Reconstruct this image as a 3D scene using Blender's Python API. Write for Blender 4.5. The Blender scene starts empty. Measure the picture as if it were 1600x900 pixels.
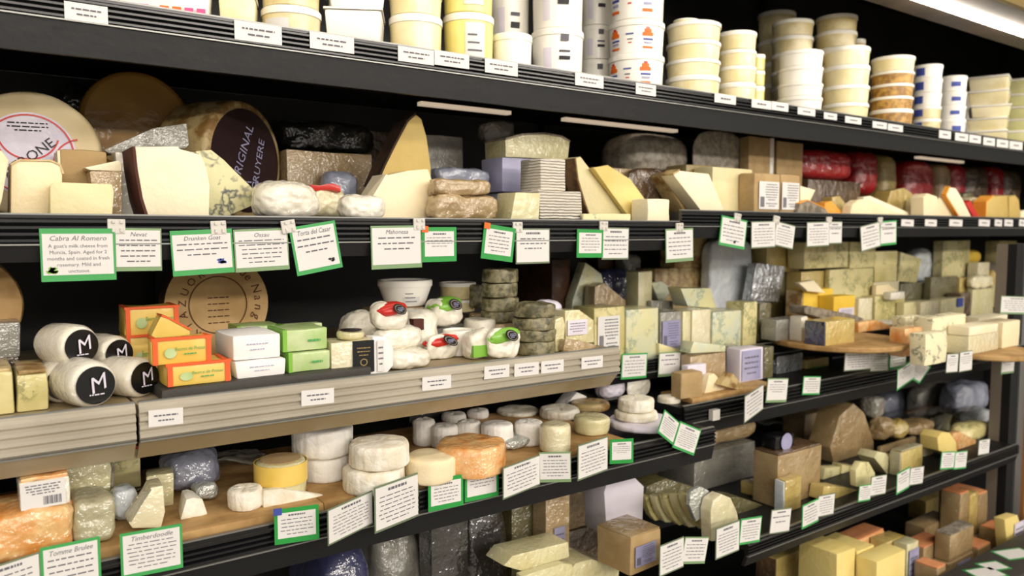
import bpy, bmesh, math, random
from mathutils import Vector, Matrix, noise
random.seed(7)
C = bpy.context.scene.collection
sc = bpy.context.scene
R = math.radians
# ------------------------------------------------------------------ camera, light, exposure
E = 1.55                       # eye height
FPX = 1200.0                   # focal length in pixels of a 1600 px wide frame
YAW, PITCH = R(35.2), math.atan(88 / FPX)
cam_data = bpy.data.cameras.new('camera'); cam = bpy.data.objects.new('camera', cam_data); C.objects.link(cam)
cam_data.sensor_width = 36; cam_data.lens = FPX / 1600 * 36; cam_data.clip_start = .02
cam_data.dof.use_dof = True; cam_data.dof.focus_distance = 1.2; cam_data.dof.aperture_fstop = 4.2
cam.location = (0, 0, E)
FW = Vector((math.sin(YAW) * math.cos(PITCH), math.cos(YAW) * math.cos(PITCH), -math.sin(PITCH)))
RT = Vector((math.cos(YAW), -math.sin(YAW), 0)); UP = RT.cross(FW)
cam.rotation_euler = Matrix((RT, UP, -FW)).transposed().to_euler()
sc.camera = cam
sc.view_settings.view_transform = 'Standard'; sc.view_settings.look = 'None'
sc.view_settings.gamma = 1; sc.view_settings.use_curve_mapping = False
sc.view_settings.exposure = 0.3
w = bpy.data.worlds.new('world'); sc.world = w; w.use_nodes = True
w.node_tree.nodes['Background'].inputs[0].default_value = (1.0, .93, .84, 1)
w.node_tree.nodes['Background'].inputs[1].default_value = 0.6
def area(name, loc, size, power, col, rot=(0, 0, 0)):
    d = bpy.data.lights.new(name, 'AREA'); d.shape = 'RECTANGLE'; d.size, d.size_y = size; d.energy = power; d.color = col
    o = bpy.data.objects.new(name, d); o.location = loc; o.rotation_euler = rot; C.objects.link(o)
WARM = (1.0, .92, .82)
for i, (x, y, pw) in enumerate(((-.6, -.9, 26), (2.6, -.9, 30), (-1.2, -2.9, 42), (1.6, -2.9, 42), (4.4, -2.9, 42), (-1.2, -5.6, 120), (2.4, -5.6, 130), (6.0, -5.6, 130))):
    area('ceiling_light', (x, y, 3.15), (2.6, .5), pw, WARM, (R(20 if y > -2 else 35 if y > -4 else 55), 0, 0))

def ray(px, py):
    return (FW + RT * ((px - 800) / FPX) + UP * (-(py - 450) / FPX))
O = Vector((0, 0, E))
def atY(px, py, Y): r = ray(px, py); return O + r * (Y / r.y)
def atZ(px, py, z): r = ray(px, py); return O + r * ((z - E) / r.z)
def mpp(P): return (P - O).dot(FW) / FPX

# ------------------------------------------------------------------ materials
def lin(h):
    v = [int(h[i:i + 2], 16) / 255 for i in (0, 2, 4)]
    return tuple(x / 12.92 if x < .04045 else ((x + .055) / 1.055) ** 2.4 for x in v) + (1,)
MC = {}
def mat(col, rough=.6, coat=0, bump=0, bs=60, col2=None, s2=12, lo=.4, hi=.6, vein=None, vs=25, vw=.035, metal=0, emit=0, trans=0, sss=0, spec=.4, croc=.15, ridge=None):
    key = (col, rough, coat, bump, bs, col2, s2, lo, hi, vein, vs, vw, metal, emit, trans, sss, spec, croc, ridge)
    if key in MC: return MC[key]
    m = bpy.data.materials.new('surface_' + col); m.use_nodes = True
    nt = m.node_tree; N = nt.nodes; Lk = nt.links; b = N['Principled BSDF']
    b.inputs['Base Color'].default_value = lin(col); b.inputs['Roughness'].default_value = rough
    b.inputs['Metallic'].default_value = metal; b.inputs['Specular IOR Level'].default_value = spec
    b.inputs['Coat Weight'].default_value = coat; b.inputs['Coat Roughness'].default_value = croc; b.inputs['Coat IOR'].default_value = 1.9 if croc < .1 else 1.5
    b.inputs['Transmission Weight'].default_value = trans
    if sss: b.inputs['Subsurface Weight'].default_value = sss; b.inputs['Subsurface Radius'].default_value = (.01, .006, .003); b.inputs['Subsurface Scale'].default_value = 1
    if emit: b.inputs['Emission Color'].default_value = lin(col); b.inputs['Emission Strength'].default_value = emit
    tc = N.new('ShaderNodeTexCoord')
    oi = N.new('ShaderNodeObjectInfo'); ad = N.new('ShaderNodeVectorMath'); ad.operation = 'ADD'
    mu = N.new('ShaderNodeMath'); mu.operation = 'MULTIPLY'; mu.inputs[1].default_value = 7
    Lk.new(oi.outputs['Random'], mu.inputs[0]); Lk.new(tc.outputs['Object'], ad.inputs[0]); Lk.new(mu.outputs[0], ad.inputs[1])
    vec = ad.outputs[0]; cur = None
    def rgb(c): n = N.new('ShaderNodeRGB'); n.outputs[0].default_value = lin(c); return n.outputs[0]
    def mix(f, a, bb):
        n = N.new('ShaderNodeMix'); n.data_type = 'RGBA'; Lk.new(f, n.inputs[0]); Lk.new(a, n.inputs[6]); Lk.new(bb, n.inputs[7]); return n.outputs[2]
    def ns(s, det=3, rg=.6):
        n = N.new('ShaderNodeTexNoise'); n.inputs['Scale'].default_value = s; n.inputs['Detail'].default_value = det; n.inputs['Roughness'].default_value = rg
        Lk.new(vec, n.inputs['Vector']); return n.outputs['Fac']
    def ramp(f, a, bb):
        n = N.new('ShaderNodeMapRange'); n.inputs[1].default_value = a; n.inputs[2].default_value = bb; Lk.new(f, n.inputs[0]); return n.outputs[0]
    if col2 or vein:
        cur = rgb(col)
        if col2: cur = mix(ramp(ns(s2), lo, hi), cur, rgb(col2))
        if vein:
            a = N.new('ShaderNodeMath'); a.operation = 'SUBTRACT'; a.inputs[1].default_value = .5; Lk.new(ns(vs, 4, .65), a.inputs[0])
            ab = N.new('ShaderNodeMath'); ab.operation = 'ABSOLUTE'; Lk.new(a.outputs[0], ab.inputs[0])
            f = ramp(ab.outputs[0], vw, 0); g = ramp(ns(vs * .6, 1), .5, .58)
            mm = N.new('ShaderNodeMath'); mm.operation = 'MULTIPLY'; Lk.new(f, mm.inputs[0]); Lk.new(g, mm.inputs[1])
            cur = mix(mm.outputs[0], cur, rgb(vein))
        Lk.new(cur, b.inputs['Base Color'])
    if bump or ridge:
        bn = N.new('ShaderNodeBump'); bn.inputs['Distance'].default_value = .005; bn.inputs['Strength'].default_value = bump or 1
        if ridge:
            wv = N.new('ShaderNodeTexWave'); wv.bands_direction = ridge[0]; wv.inputs['Scale'].default_value = ridge[1]; wv.inputs['Distortion'].default_value = ridge[2]
            Lk.new(tc.outputs['Object'], wv.inputs['Vector']); Lk.new(wv.outputs['Fac'], bn.inputs['Height'])
        else: Lk.new(ns(bs, 3), bn.inputs['Height'])
        Lk.new(bn.outputs[0], b.inputs['Coat Normal' if (coat and not ridge) else 'Normal'])
        if coat and not ridge:
            b2 = N.new('ShaderNodeBump'); b2.inputs['Distance'].default_value = .002; b2.inputs['Strength'].default_value = .25
            Lk.new(ns(bs * .5, 2), b2.inputs['Height']); Lk.new(b2.outputs[0], b.inputs['Normal'])
    MC[key] = m; return m
def paste(c, c2=None, **k): return mat(c, .55, 0, .25, 90, c2, 9, .35, .7, sss=.0, **k)
def wrap(c, c2=None, **k): return mat(c, .5, 1, 1.8, k.pop('bs', 60), c2, k.pop('s2', 10), .35, .7, croc=.08, **k)
M = dict(
 black=mat('17181A', .45, bump=.15, bs=30), gloss=mat('0E0F11', .25, spec=.6), dark=mat('0B0B0C', .7), wall=mat('1F2020', .55, bump=.2, bs=20, col2='2A2826', s2=6),
 steel=mat('BDB5A5', .4, metal=.25, col2='A8A090', s2=3), fascia=mat('B5A88E', .5, metal=.1, col2='9A8866', s2=4), line=mat('8C8C88', .35, metal=.6),
 canopy=mat('5A4C42', .5, metal=.1, col2='42382F', s2=4), gold=mat('A08A58', .4, metal=.5), tube=mat('FFF6E6', .5, emit=20), reflglow=mat('F4DCC0', .5, emit=.4),
 cream=paste('F1E2BE', 'EBD8AC'), ivory=paste('F6ECCF', 'F2E4C0'), pale=paste('E9DDB0', 'E0D09A'), butter=paste('E8D48A', 'E2C875'), gold2=paste('CDB36A', 'BFA25A'),
 yellow=paste('EBC94E', 'E3B93A'), orange=paste('F0A844', 'E8912C'), red=wrap('C01E26', '9A1018', bs=40), tan=paste('B99B68', 'AC8C58'), kraft=mat('B59A6E', .8, col2='A88C60', s2=20),
 khaki=mat('9C8A5C', .7, .3, .4, 50), white=mat('F3F0EA', .7, bump=.6, bs=45, col2='E8E4DC'), bloom=mat('F2EDE0', .8, bump=.7, bs=60, col2='E3D9C2', s2=30), paper=mat('EFECEA', .55, bump=.12, bs=30),
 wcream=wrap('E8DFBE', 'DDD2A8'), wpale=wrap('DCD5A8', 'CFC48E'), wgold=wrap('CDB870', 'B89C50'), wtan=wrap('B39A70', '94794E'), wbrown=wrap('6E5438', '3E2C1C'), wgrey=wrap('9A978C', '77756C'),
 wwhite=wrap('EEE9DA', 'E0D8C4'), wdark=wrap('2A2723', '181614', bs=30), wolive=wrap('77704A', '56502F'), worange=wrap('F0C88C', 'E08A30', s2=30), bag=wrap('A3A8BA', '7A7D8E', bs=45), navy=wrap('3C3F66', '22243C', bs=30),  # worange: cream and orange tones, with film glare painted in as pale patches
 blue=mat('CBD0BA', .5, .7, .9, 50, 'D9D3A0', 9, .4, .6, '9AA692', 26, .06), roq=mat('E0D6A2', .5, .6, .9, 50, 'D6CA90', 9, .4, .6, '9C9C6C', 30, .06), roq2=mat('EFE4BE', .6, 0, .4, 60, None, 9, .4, .6, '78806C', 42, .06),
 wfol=mat('D8CC92', .5, .7, .9, 50, 'C4B878', 14, .4, .6, '96925C', 30, .05), gblue=wrap('DFE5E8', 'CDD4DA', s2=14), foil=mat('C9CDD2', .25, metal=.7, bump=2.2, bs=45), foil2=mat('C6C8C2', .25, metal=.45, bump=1, bs=110),
 rind=mat('8A6A40', .8, bump=.5, bs=80, col2='5E4426', s2=30), drind=mat('4A3322', .8, bump=.5, bs=60, col2='2E1F14', s2=20), brick=mat('54351F', .7, .2, .7, 45, '3A2416', 18), grind=mat('9A9080', .9, bump=.6, bs=80, col2='6E6456', s2=40),
 herb=mat('8C8462', .5, .8, 1.0, 120, '4E4A30', 70), mott=mat('C4AC78', .6, .5, .6, 70, '8A6838', 28, .45, .6), lilac=mat('D6CFE0', .6, .3, .6, 40, 'E6E0EA', 8), lilac2=mat('A9A8C6', .6, .3, .4, 40, '9290B4', 8),
 bmould=mat('E4DFB0', .6, 0, .3, 60, 'D6D0A0', 9, .4, .6, '565C60', 12, .035), ochre=mat('C4943E', .55, .5, .4, 30, 'A87A30', 5), wheelc=mat('DCCBA4', .7, bump=.3, bs=40, col2='C9B68C', s2=6), rope=mat('EDE6D8', .8, ridge=('Z', 55, 2.0)),
 basket=mat('8E8474', .35, .9, 1.6, 110, 'B4AA98', 60), plum=mat('2C1A1C', .4, .4), wood=mat('BF9A66', .7, bump=.3, bs=40, col2='9C7846', s2=14), slate=mat('3A3833', .6, bump=.3, bs=40), woodd=mat('5A4630', .8, bump=.3, bs=40, col2='2E241A', s2=20),
 lid=mat('F4F0E6', .35, .3), salmon=paste('DB9668', 'C87A48'), wclear=wrap('BDB694', 'A8A284'), woodl=mat('DDB982', .7, bump=.2, bs=40, col2='CFA86E', s2=14), tubw=mat('F5F1E8', .35, .4), tubc=mat('F0E4BC', .4, .6, .3, 50, 'E6D7A2', 16), tubt=mat('E2D3A4', .35, .6, .4, 60, 'CDBB84', 20), tuby=mat('F2E48A', .35, .5), granola=mat('C79A48', .5, .7, .8, 120, '8E6424', 60), tubg=mat('CFCB8C', .4, .5),
 lpaper=mat('DEDBD8', .6), ink=mat('3C3A3E', .8), ink2=mat('65636C', .8), green=mat('3FA055', .45, .3), dgreen=mat('7C9A6E', .45, .3), bgreen=mat('24953F', .45, .3), olive=mat('6E7C62', .45, .3), redp=mat('C8281E', .4, .5), orangep=mat('E8602A', .5), yelp=mat('EBCB6A', .5, .3, .3, 40, 'E3BE52'), mark=mat('E56A1E', .5), pinkm=mat('E0508A', .5),
 limep=mat('A7C478', .5, .5, .5, 40, 'C6D4A0', 16), lime=mat('7FB83E', .45, .6), bluem=mat('3E4E9E', .5), clear=mat('D8D4CC', .15, .8, spec=.8), brown=mat('6B3D24', .7), wheelb=mat('4E2418', .7), floor=mat('8A8278', .5, col2='7A736A', s2=2), ceil=mat('B4B8B6', .8),
 post=mat('7E7468', .5, .2), alum=mat('9EA0A0', .35, metal=.8), orp=mat('9C6A3A', .5),
)
# ------------------------------------------------------------------ object helpers
def obj(name, bm, m, parent=None, loc=None, ang=35):
    me = bpy.data.meshes.new(name); bmesh.ops.recalc_face_normals(bm, faces=bm.faces); bm.to_mesh(me); bm.free()
    me.shade_smooth(); me.set_sharp_from_angle(angle=R(ang))
    me.materials.append(M[m] if isinstance(m, str) else m)
    o = bpy.data.objects.new(name, me); C.objects.link(o)
    if parent: o.parent = parent
    if loc is not None: o.location = loc
    return o
def flat(o):
    for p in o.data.polygons: p.use_smooth = False
    return o
def tag(o, label, cat, group=None, kind=None):
    if label: o['label'] = label
    if cat: o['category'] = cat
    if group: o['group'] = group
    if kind: o['kind'] = kind
    return o
def thing(name, label, cat, loc, rz=0, group=None):
    o = bpy.data.objects.new(name, None); o.empty_display_size = .02; C.objects.link(o); o.location = loc; o.rotation_euler = (0, 0, rz)
    return tag(o, label, cat, group)
def box(bm, x0, x1, y0, y1, z0, z1):
    v = [bm.verts.new(p) for p in ((x0, y0, z0), (x1, y0, z0), (x1, y1, z0), (x0, y1, z0), (x0, y0, z1), (x1, y0, z1), (x1, y1, z1), (x0, y1, z1))]
    for f in ((0, 3, 2, 1), (4, 5, 6, 7), (0, 1, 5, 4), (1, 2, 6, 5), (2, 3, 7, 6), (3, 0, 4, 7)): bm.faces.new([v[i] for i in f])
    return v
def bmesh_box(*a): bm = bmesh.new(); box(bm, *a); return bm
def bxo(name, m, parent, *a, **k): bm = bmesh.new(); box(bm, *a); return obj(name, bm, m, parent, **k)
def rough(bm, bev=.003, amp=.0015, fr=28, cuts=0, seg=2, keepz=True):
    if bev: bmesh.ops.bevel(bm, geom=[e for e in bm.edges], offset=bev, segments=seg, affect='EDGES', profile=.6)
    if cuts: bmesh.ops.subdivide_edges(bm, edges=[e for e in bm.edges if e.calc_length() > .02], cuts=cuts, use_grid_fill=True)
    if amp:
        s = Vector((random.random() * 50, random.random() * 50, 0)); z0 = min(v.co.z for v in bm.verts)
        for v in bm.verts:
            n = noise.noise_vector(v.co * fr + s) * amp * 1.6
            if keepz and v.co.z < z0 + .004: n.z = 0
            v.co += n
    return bm
def quad(bm, x0, x1, z0, z1, y):
    bm.faces.new([bm.verts.new(p) for p in ((x0, y, z0), (x1, y, z0), (x1, y, z1), (x0, y, z1))])
TX = {}
def text_geo(s, shear=0):
    if (s, shear) not in TX:
        cu = bpy.data.curves.new('t', 'FONT'); cu.body = s; cu.size = 1; cu.shear = shear; cu.resolution_u = 2; cu.align_x = 'CENTER'
        o = bpy.data.objects.new('t', cu); me = o.to_mesh()
        TX[(s, shear)] = ([v.co.copy() for v in me.vertices], [tuple(p.vertices) for p in me.polygons])
        o.to_mesh_clear(); bpy.data.objects.remove(o); bpy.data.curves.remove(cu)
    return TX[(s, shear)]
def text(bm, s, cx, cz, size, y, rot=0, shear=0, maxw=None):
    vs, fs = text_geo(s, shear)
    if not vs: return
    wd = (max(v.x for v in vs) - min(v.x for v in vs)) * size; sx = size if not maxw or wd <= maxw else size * maxw / wd
    c, sn = math.cos(rot), math.sin(rot); nv = []
    for v in vs:
        a, b = v.x * sx, (v.y - .33) * size
        nv.append(bm.verts.new((cx + a * c - b * sn, y, cz + a * sn + b * c)))
    for f in fs:
        try: bm.faces.new([nv[i] for i in f])
        except ValueError: pass
def dashes(bm, x0, x1, z0, z1, n, y, hf=.3, last=.6):
    p = (z1 - z0) / n; W = x1 - x0
    for i in range(n):
        zc = z1 - (i + .5) * p; ln = W * (random.uniform(.86, 1) if i < n - 1 else last); x = x0 + (W - ln) / 2; e = x + ln
        while x < e:
            l = min(random.uniform(.06, .2) * W, e - x)
            if l > .02 * W: quad(bm, x, x + l, zc - p * hf / 2, zc + p * hf / 2, y)
            x += l + .035 * W
def sticker(root, x0, x1, z0, z1, y, m='lpaper', style='c', nm='price_sticker'):
    bm = bmesh.new(); box(bm, x0, x1, y - .0006, y, z0, z1); s = obj(nm, bm, m, root)
    W, H = x1 - x0, z1 - z0; bm = bmesh.new(); yy = y - .0009
    if style == 'c':
        dashes(bm, x0 + W * .3, x1 - W * .06, z0 + H * .3, z1 - H * .06, 7, yy, .35)
        for i in range(9): quad(bm, x0 + W * (.06 + .022 * i), x0 + W * (.07 + .022 * i + .006 * (i % 3)), z0 + H * .08, z0 + H * .45, yy)
        dashes(bm, x0 + W * .35, x1 - W * .1, z0 + H * .08, z0 + H * .25, 2, yy, .4)
    elif style == 'b':
        dashes(bm, x0 + W * .08, x1 - W * .08, z0 + H * .5, z1 - H * .08, 4, yy, .4)
        for i in range(12): quad(bm, x0 + W * (.5 + .034 * i), x0 + W * (.515 + .034 * i + .006 * (i % 3)), z0 + H * .1, z0 + H * .42, yy)
    else: dashes(bm, x0 + W * .1, x1 - W * .1, z0 + H * .15, z1 - H * .15, 4, yy, .32)
    flat(obj('lettering', bm, 'ink2', s)); return s
def span(xl, xr, y, Y): return atY(xr, y, Y).x - atY(xl, y, Y).x
DY = 0.0
def place(xm, yb, Y, z):
    if Y is None: return atZ(xm, yb, z)
    P = atY(xm, yb, Y)
    if z is not None: P.z = z + .0006
    return P
REG = []
def fit(bounds, Y, d, shrink=0.0):
    # keeps solid things apart: pushes a thing behind what stands in front of it and trims its depth before what stands behind
    for _ in range(8):
        x0, x1, z0, z1 = bounds(Y); moved = False
        for (a0, a1, b0, b1, c0, c1) in REG:
            if min(x1, a1) - max(x0, a0) > .001 and min(z1, c1) - max(z0, c0) > .002 and b0 <= Y + .006 and b1 > Y: Y = b1 + .002; moved = True; break
        if not moved: break
    Y = min(Y, 1.70); x0, x1, z0, z1 = bounds(Y); d = min(d, 1.735 - Y)
    for (a0, a1, b0, b1, c0, c1) in REG:
        if min(x1, a1) - max(x0, a0) > .001 and min(z1, c1) - max(z0, c0) > .002 and Y + .006 < b0 < Y + d + .002: d = max(.012, b0 - Y - .003)
    REG.append((x0, x1, Y, Y + d, z0, z1)); return Y, d
def topz(xm, yt, Y, z): return max(atY(xm, yt, Y).z, z + .008)
# block with px front face xl..xr, yt..yb ; returns top z
def B(xl, xr, yt, yb, m, label, z=None, Y=None, d=.06, rz=0, st=None, rind=None, n='cheese_block', c='cheese', g=None, bev=.004, amp=.0015, tilt=0, extra=None, cuts=1):
    Y = Y + DY if Y is not None else None
    xm = (xl + xr) / 2; P = place(xm, yb, Y, z)
    def bd(Yq):
        q = place(xm, yb, Yq, z); w_ = span(xl, xr, yb, Yq) / 2; return q.x - w_, q.x + w_, q.z, topz(xm, yt, Yq, q.z)
    Yq, d = fit(bd, P.y, d)
    if Yq != P.y: P = place(xm, yb, Yq, z)
    W = span(xl, xr, yb, P.y) / math.cos(R(rz)); H = topz(xm, yt, P.y, P.z) - P.z
    bev = min(bev, W * .3, H * .3, d * .3)
    parts = bool(st or rind or extra)
    bm = bmesh.new(); box(bm, -W / 2, W / 2, 0, d, 0, H); rough(bm, bev, amp, cuts=cuts)
    if tilt:
        for v in bm.verts: v.co.x += v.co.z * math.tan(R(tilt))
    if not parts:
        o = obj(n, bm, m, None, P); o.rotation_euler.z = R(rz); tag(o, label, c, g); return P.z + H
    r = thing(n, label, c, P, R(rz), g); obj('paste' if c == 'cheese' else 'body', bm, m, r)
    e = amp * 1.2 + .0008
    if rind:
        for side in rind[0]:
            b2 = bmesh.new(); t = .0035
            if side == 't': box(b2, -W / 2 + bev * .5, W / 2 - bev * .5, bev * .5, d - bev * .5, H - t * .3, H + t)
            if side == 'l': box(b2, -W / 2 - t, -W / 2 + t * .3, bev * .5, d - bev * .5, 0.001, H - bev * .5)
            if side == 'r': box(b2, W / 2 - t * .3, W / 2 + t, bev * .5, d - bev * .5, 0.001, H - bev * .5)
            if side == 'b': box(b2, -W / 2 + bev * .5, W / 2 - bev * .5, d - t * .3, d + t, 0.001, H - bev * .5)
            rough(b2, .0012, .0012, 60, cuts=2, keepz=False); obj('rind', b2, rind[1], r)
    if st:
        for s in (st if isinstance(st, list) else [st]):
            a0, c0, a1, c1 = s[:4]; sticker(r, -W / 2 + a0 * W, -W / 2 + a1 * W, c0 * H, c1 * H, -e, s[4] if len(s) > 4 else 'lpaper', s[5] if len(s) > 5 else 'c')
    if extra: extra(r, W, H, d)
    return P.z + H
# slab traced by its own front outline (px) at distance Y, real thickness d
def W_(poly, m, label, Y, d=.05, z=None, rind=None, n='cheese_wedge', c='cheese', g=None, amp=.001, bev=.0025, taper=1, yaw=0, st=None, lean=0, overlap=False):
    Y = Y + DY if Y is not None else None
    cx = sum(p[0] for p in poly) / len(poly); cy = max(p[1] for p in poly)
    def bd(Yq):
        qs = [atY(px, py, Yq) for px, py in poly]; zl = min(q.z for q in qs)
        if z is not None: zl = z
        return min(q.x for q in qs) + .001, max(q.x for q in qs) - .001, zl, max(q.z for q in qs) - .001
    if not yaw and not overlap: Y, d = fit(bd, Y, d)
    O0 = atY(cx, cy, Y)
    pts = []
    for px, py in poly:
        if yaw:  # plane turned about a vertical through O0
            nrm = Vector((math.sin(R(yaw)), -math.cos(R(yaw)), 0)); r_ = ray(px, py); t = (O0 - O).dot(nrm) / r_.dot(nrm); q = O + r_ * t - O0
            pts.append((q.x * math.cos(R(yaw)) + q.y * math.sin(R(yaw)), q.z))
        else:
            q = atY(px, py, Y) - O0; pts.append((q.x, q.z))
    if z is not None:
        zm = min(p[1] for p in pts); sh = z + .0006 - O0.z
        pts = [(x, sh if zz < zm + .006 else max(zz, sh + .0)) for x, zz in pts]
    zb = min(p[1] for p in pts)
    loc = O0.copy(); loc.z += zb; pts = [(x, zz - zb) for x, zz in pts]
    bm = bmesh.new(); k = len(pts); mx = sum(p[0] for p in pts) / k
    f = [bm.verts.new((x, 0, zz)) for x, zz in pts]; b = [bm.verts.new((mx + (x - mx) * taper, d + lean * 0, zz)) for x, zz in pts]
    bm.faces.new(f); bm.faces.new(b[::-1])
    for i in range(k): bm.faces.new((f[i], b[i], b[(i + 1) % k], f[(i + 1) % k]))
    rough(bm, bev, amp, cuts=0)
    r = thing(n, label, c, loc, R(yaw), g) if (rind or st) else None
    o = obj('paste' if r else n, bm, m, r)
    if r and rind:
        for i0, i1, rm, t in (rind if isinstance(rind, list) else [rind]):
            idx = [i % k for i in range(i0, i1 + 1)]; P2 = [Vector(pts[i]) for i in idx]; ctr = Vector((mx, sum(p[1] for p in pts) / k)); outp = []
            for j, q in enumerate(P2):
                a = P2[max(j - 1, 0)]; e = P2[min(j + 1, len(P2) - 1)]; tg = (e - a).normalized(); nn = Vector((tg.y, -tg.x))
                if nn.dot(q - ctr) < 0: nn = -nn
                outp.append(q + nn * t)
            b2 = bmesh.new(); y0, y1 = -.0012, d + .0012
            rows = [[b2.verts.new((p.x, yy, p.y)) for p in L_] for yy in (y0, y1) for L_ in ([q - (o2 - q) * .3 for q, o2 in zip(P2, outp)], outp)]
            fi, fo, bi, bo = rows
            for j in range(len(idx) - 1):
                b2.faces.new((fi[j], fi[j + 1], fo[j + 1], fo[j])); b2.faces.new((bi[j], bo[j], bo[j + 1], bi[j + 1]))
                b2.faces.new((fo[j], fo[j + 1], bo[j + 1], bo[j])); b2.faces.new((fi[j], bi[j], bi[j + 1], fi[j + 1]))
            b2.faces.new((fi[0], fo[0], bo[0], bi[0])); b2.faces.new((fi[-1], bi[-1], bo[-1], fo[-1]))
            obj('rind', b2, rm, r)
    if r and st:
        x0_, x1_ = min(p[0] for p in pts), max(p[0] for p in pts); H = max(p[1] for p in pts); Wd = x1_ - x0_
        sticker(r, x0_ + st[0] * Wd, x0_ + st[2] * Wd, st[1] * H, st[3] * H, -.0022, st[4] if len(st) > 4 else 'lpaper', st[5] if len(st) > 5 else 'c')
    if not r: o.location = loc; o.rotation_euler.z = R(yaw); tag(o, label, c, g)
    return loc.z + max(p[1] for p in pts)
def lathe(bm, prof, seg=40, axis='z'):
    rings = []
    for r, z in prof:
        if r < 1e-6: rings.append([bm.verts.new((0, 0, z))]); continue
        rings.append([bm.verts.new((r * math.cos(2 * math.pi * i / seg), r * math.sin(2 * math.pi * i / seg), z)) for i in range(seg)])
    for a, b in zip(rings, rings[1:]):
        if len(a) == 1 and len(b) == 1: continue
        for i in range(seg):
            j = (i + 1) % seg
            if len(a) == 1: bm.faces.new((a[0], b[i], b[j]))
            elif len(b) == 1: bm.faces.new((a[i], a[j], b[0]))
            else: bm.faces.new((a[i], a[j], b[j], b[i]))
    return bm
def cyl_at(xl, xr, yb, Y, z):
    xm = (xl + xr) / 2; th = math.atan(abs(xm - 800) / FPX)
    if Y is None: F = atZ(xm, yb, z)
    else: F = atY(xm, yb, Y)
    if z is not None: F.z = z + .0006
    hd = Vector((F.x, F.y, 0)).normalized()
    r = (xr - xl) * mpp(F) * math.cos(th) / 2
    r = (xr - xl) * mpp(F + hd * r) * math.cos(th) / 2
    return F, F + hd * r, r, hd
# upright disc cheese
def Dc(xl, xr, yt, yb, m, label, z=None, Y=None, n='cheese_round', c='cheese', g=None, amp=.0012, bulge=0, band=None, bev=.006, top=None):
    F, Cc, r, hd = cyl_at(xl, xr, yb, Y, z); H = max(atY((xl + xr) / 2, yt, F.y).z - F.z, .008)
    b = min(bev, H * .35, r * .4)
    REG.append((Cc.x - r * .8, Cc.x + r * .8, Cc.y - r * .8, Cc.y + r * .8, F.z, F.z + H - .001))
    bm = lathe(bmesh.new(), [(0, 0), (r * .55, 0), (r - b, 0), (r - b * .3, b * .3), (r, b), (r + bulge, H * .35), (r + bulge, H * .65), (r, H - b), (r - b * .3, H - b * .3), (r - b, H), (r * .6, H), (r * .3, H), (0, H)], 96)
    s = Vector((random.random() * 50, 0, 0))
    for v in bm.verts:
        q = noise.noise_vector(v.co * 35 + s) * amp * 1.5
        if v.co.z < .002: q.z = 0
        if m in ('white', 'bloom', 'lilac'):
            an = math.atan2(v.co.y, v.co.x); rr = math.hypot(v.co.x, v.co.y) / r
            wv = math.sin(an * 17 + xl) * .6 + math.sin(an * 29 + yt) * .4
            if rr > .7: v.co.x *= 1 + wv * .012; v.co.y *= 1 + wv * .012
            if rr < .7 and v.co.z > H * .5: v.co.z += noise.noise(Vector((rr * 6, an * 1.5, xl))) * .0025
        v.co += q
    if not band and not top: tag(obj(n, bm, m, None, Cc, 45), label, c, g)
    else:
        r_ = thing(n, label, c, Cc, random.random(), g); obj('body', bm, m, r_, None, 45)
        if band: obj('band', lathe(bmesh.new(), [(r + .0008, H * band[1]), (r + .0022, H * band[1]), (r + .0022, H * band[2]), (r + .0008, H * band[2])], 48), band[0], r_)
        if top: obj('top_label', lathe(bmesh.new(), [(0, H + .0006), (r * .8, H + .0006), (r * .8, H + .0016), (0, H + .0016)], 48), top, r_)
    return F.z + H
# wheel standing on its edge, face turned by phi from facing the aisle
def Fw(cx, cy, ry, t, phi, m, label, Y, z=None, face=None, faced=.75, n='cheese_round', c='cheese', g=None, extra=None, bev=.008, pitch=0, amp=.001):
    P = atY(cx, cy, Y); r = ry * mpp(P)
    if z is not None: P.z = z + r
    root = thing(n, label, c, (P.x, P.y, P.z - r), R(phi), g)
    bev = min(bev, t * .4); hw = abs(r * math.cos(R(phi))); REG.append((P.x - hw * .9, P.x + hw * .9, P.y, P.y + t, P.z - r * .9, P.z + r * .9))
    bm = lathe(bmesh.new(), [(0, 0), (r * .6, 0), (r - bev, 0), (r - bev * .3, bev * .3), (r, bev), (r + .001, t / 2), (r, t - bev), (r - bev * .3, t - bev * .3), (r - bev, t), (r * .6, t), (0, t)], 56)
    for v in bm.verts:
        v.co += noise.noise_vector(v.co * 20 + Vector((cx, 0, 0))) * amp
        x, y, z_ = v.co; v.co = Vector((x, z_, y + r))   # axis along +Y, face at y=0
    obj('body', bm, m, root, None, 45)
    if face:
        bm = lathe(bmesh.new(), [(0, 0), (r * faced, 0), (r * faced, .0014), (0, .0014)], 56)
        for v in bm.verts: x, y, z_ = v.co; v.co = Vector((x, -z_ - .0006, y + r))
        obj('face_label', bm, face, root)
    if extra: extra(root, r)
    return P
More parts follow.
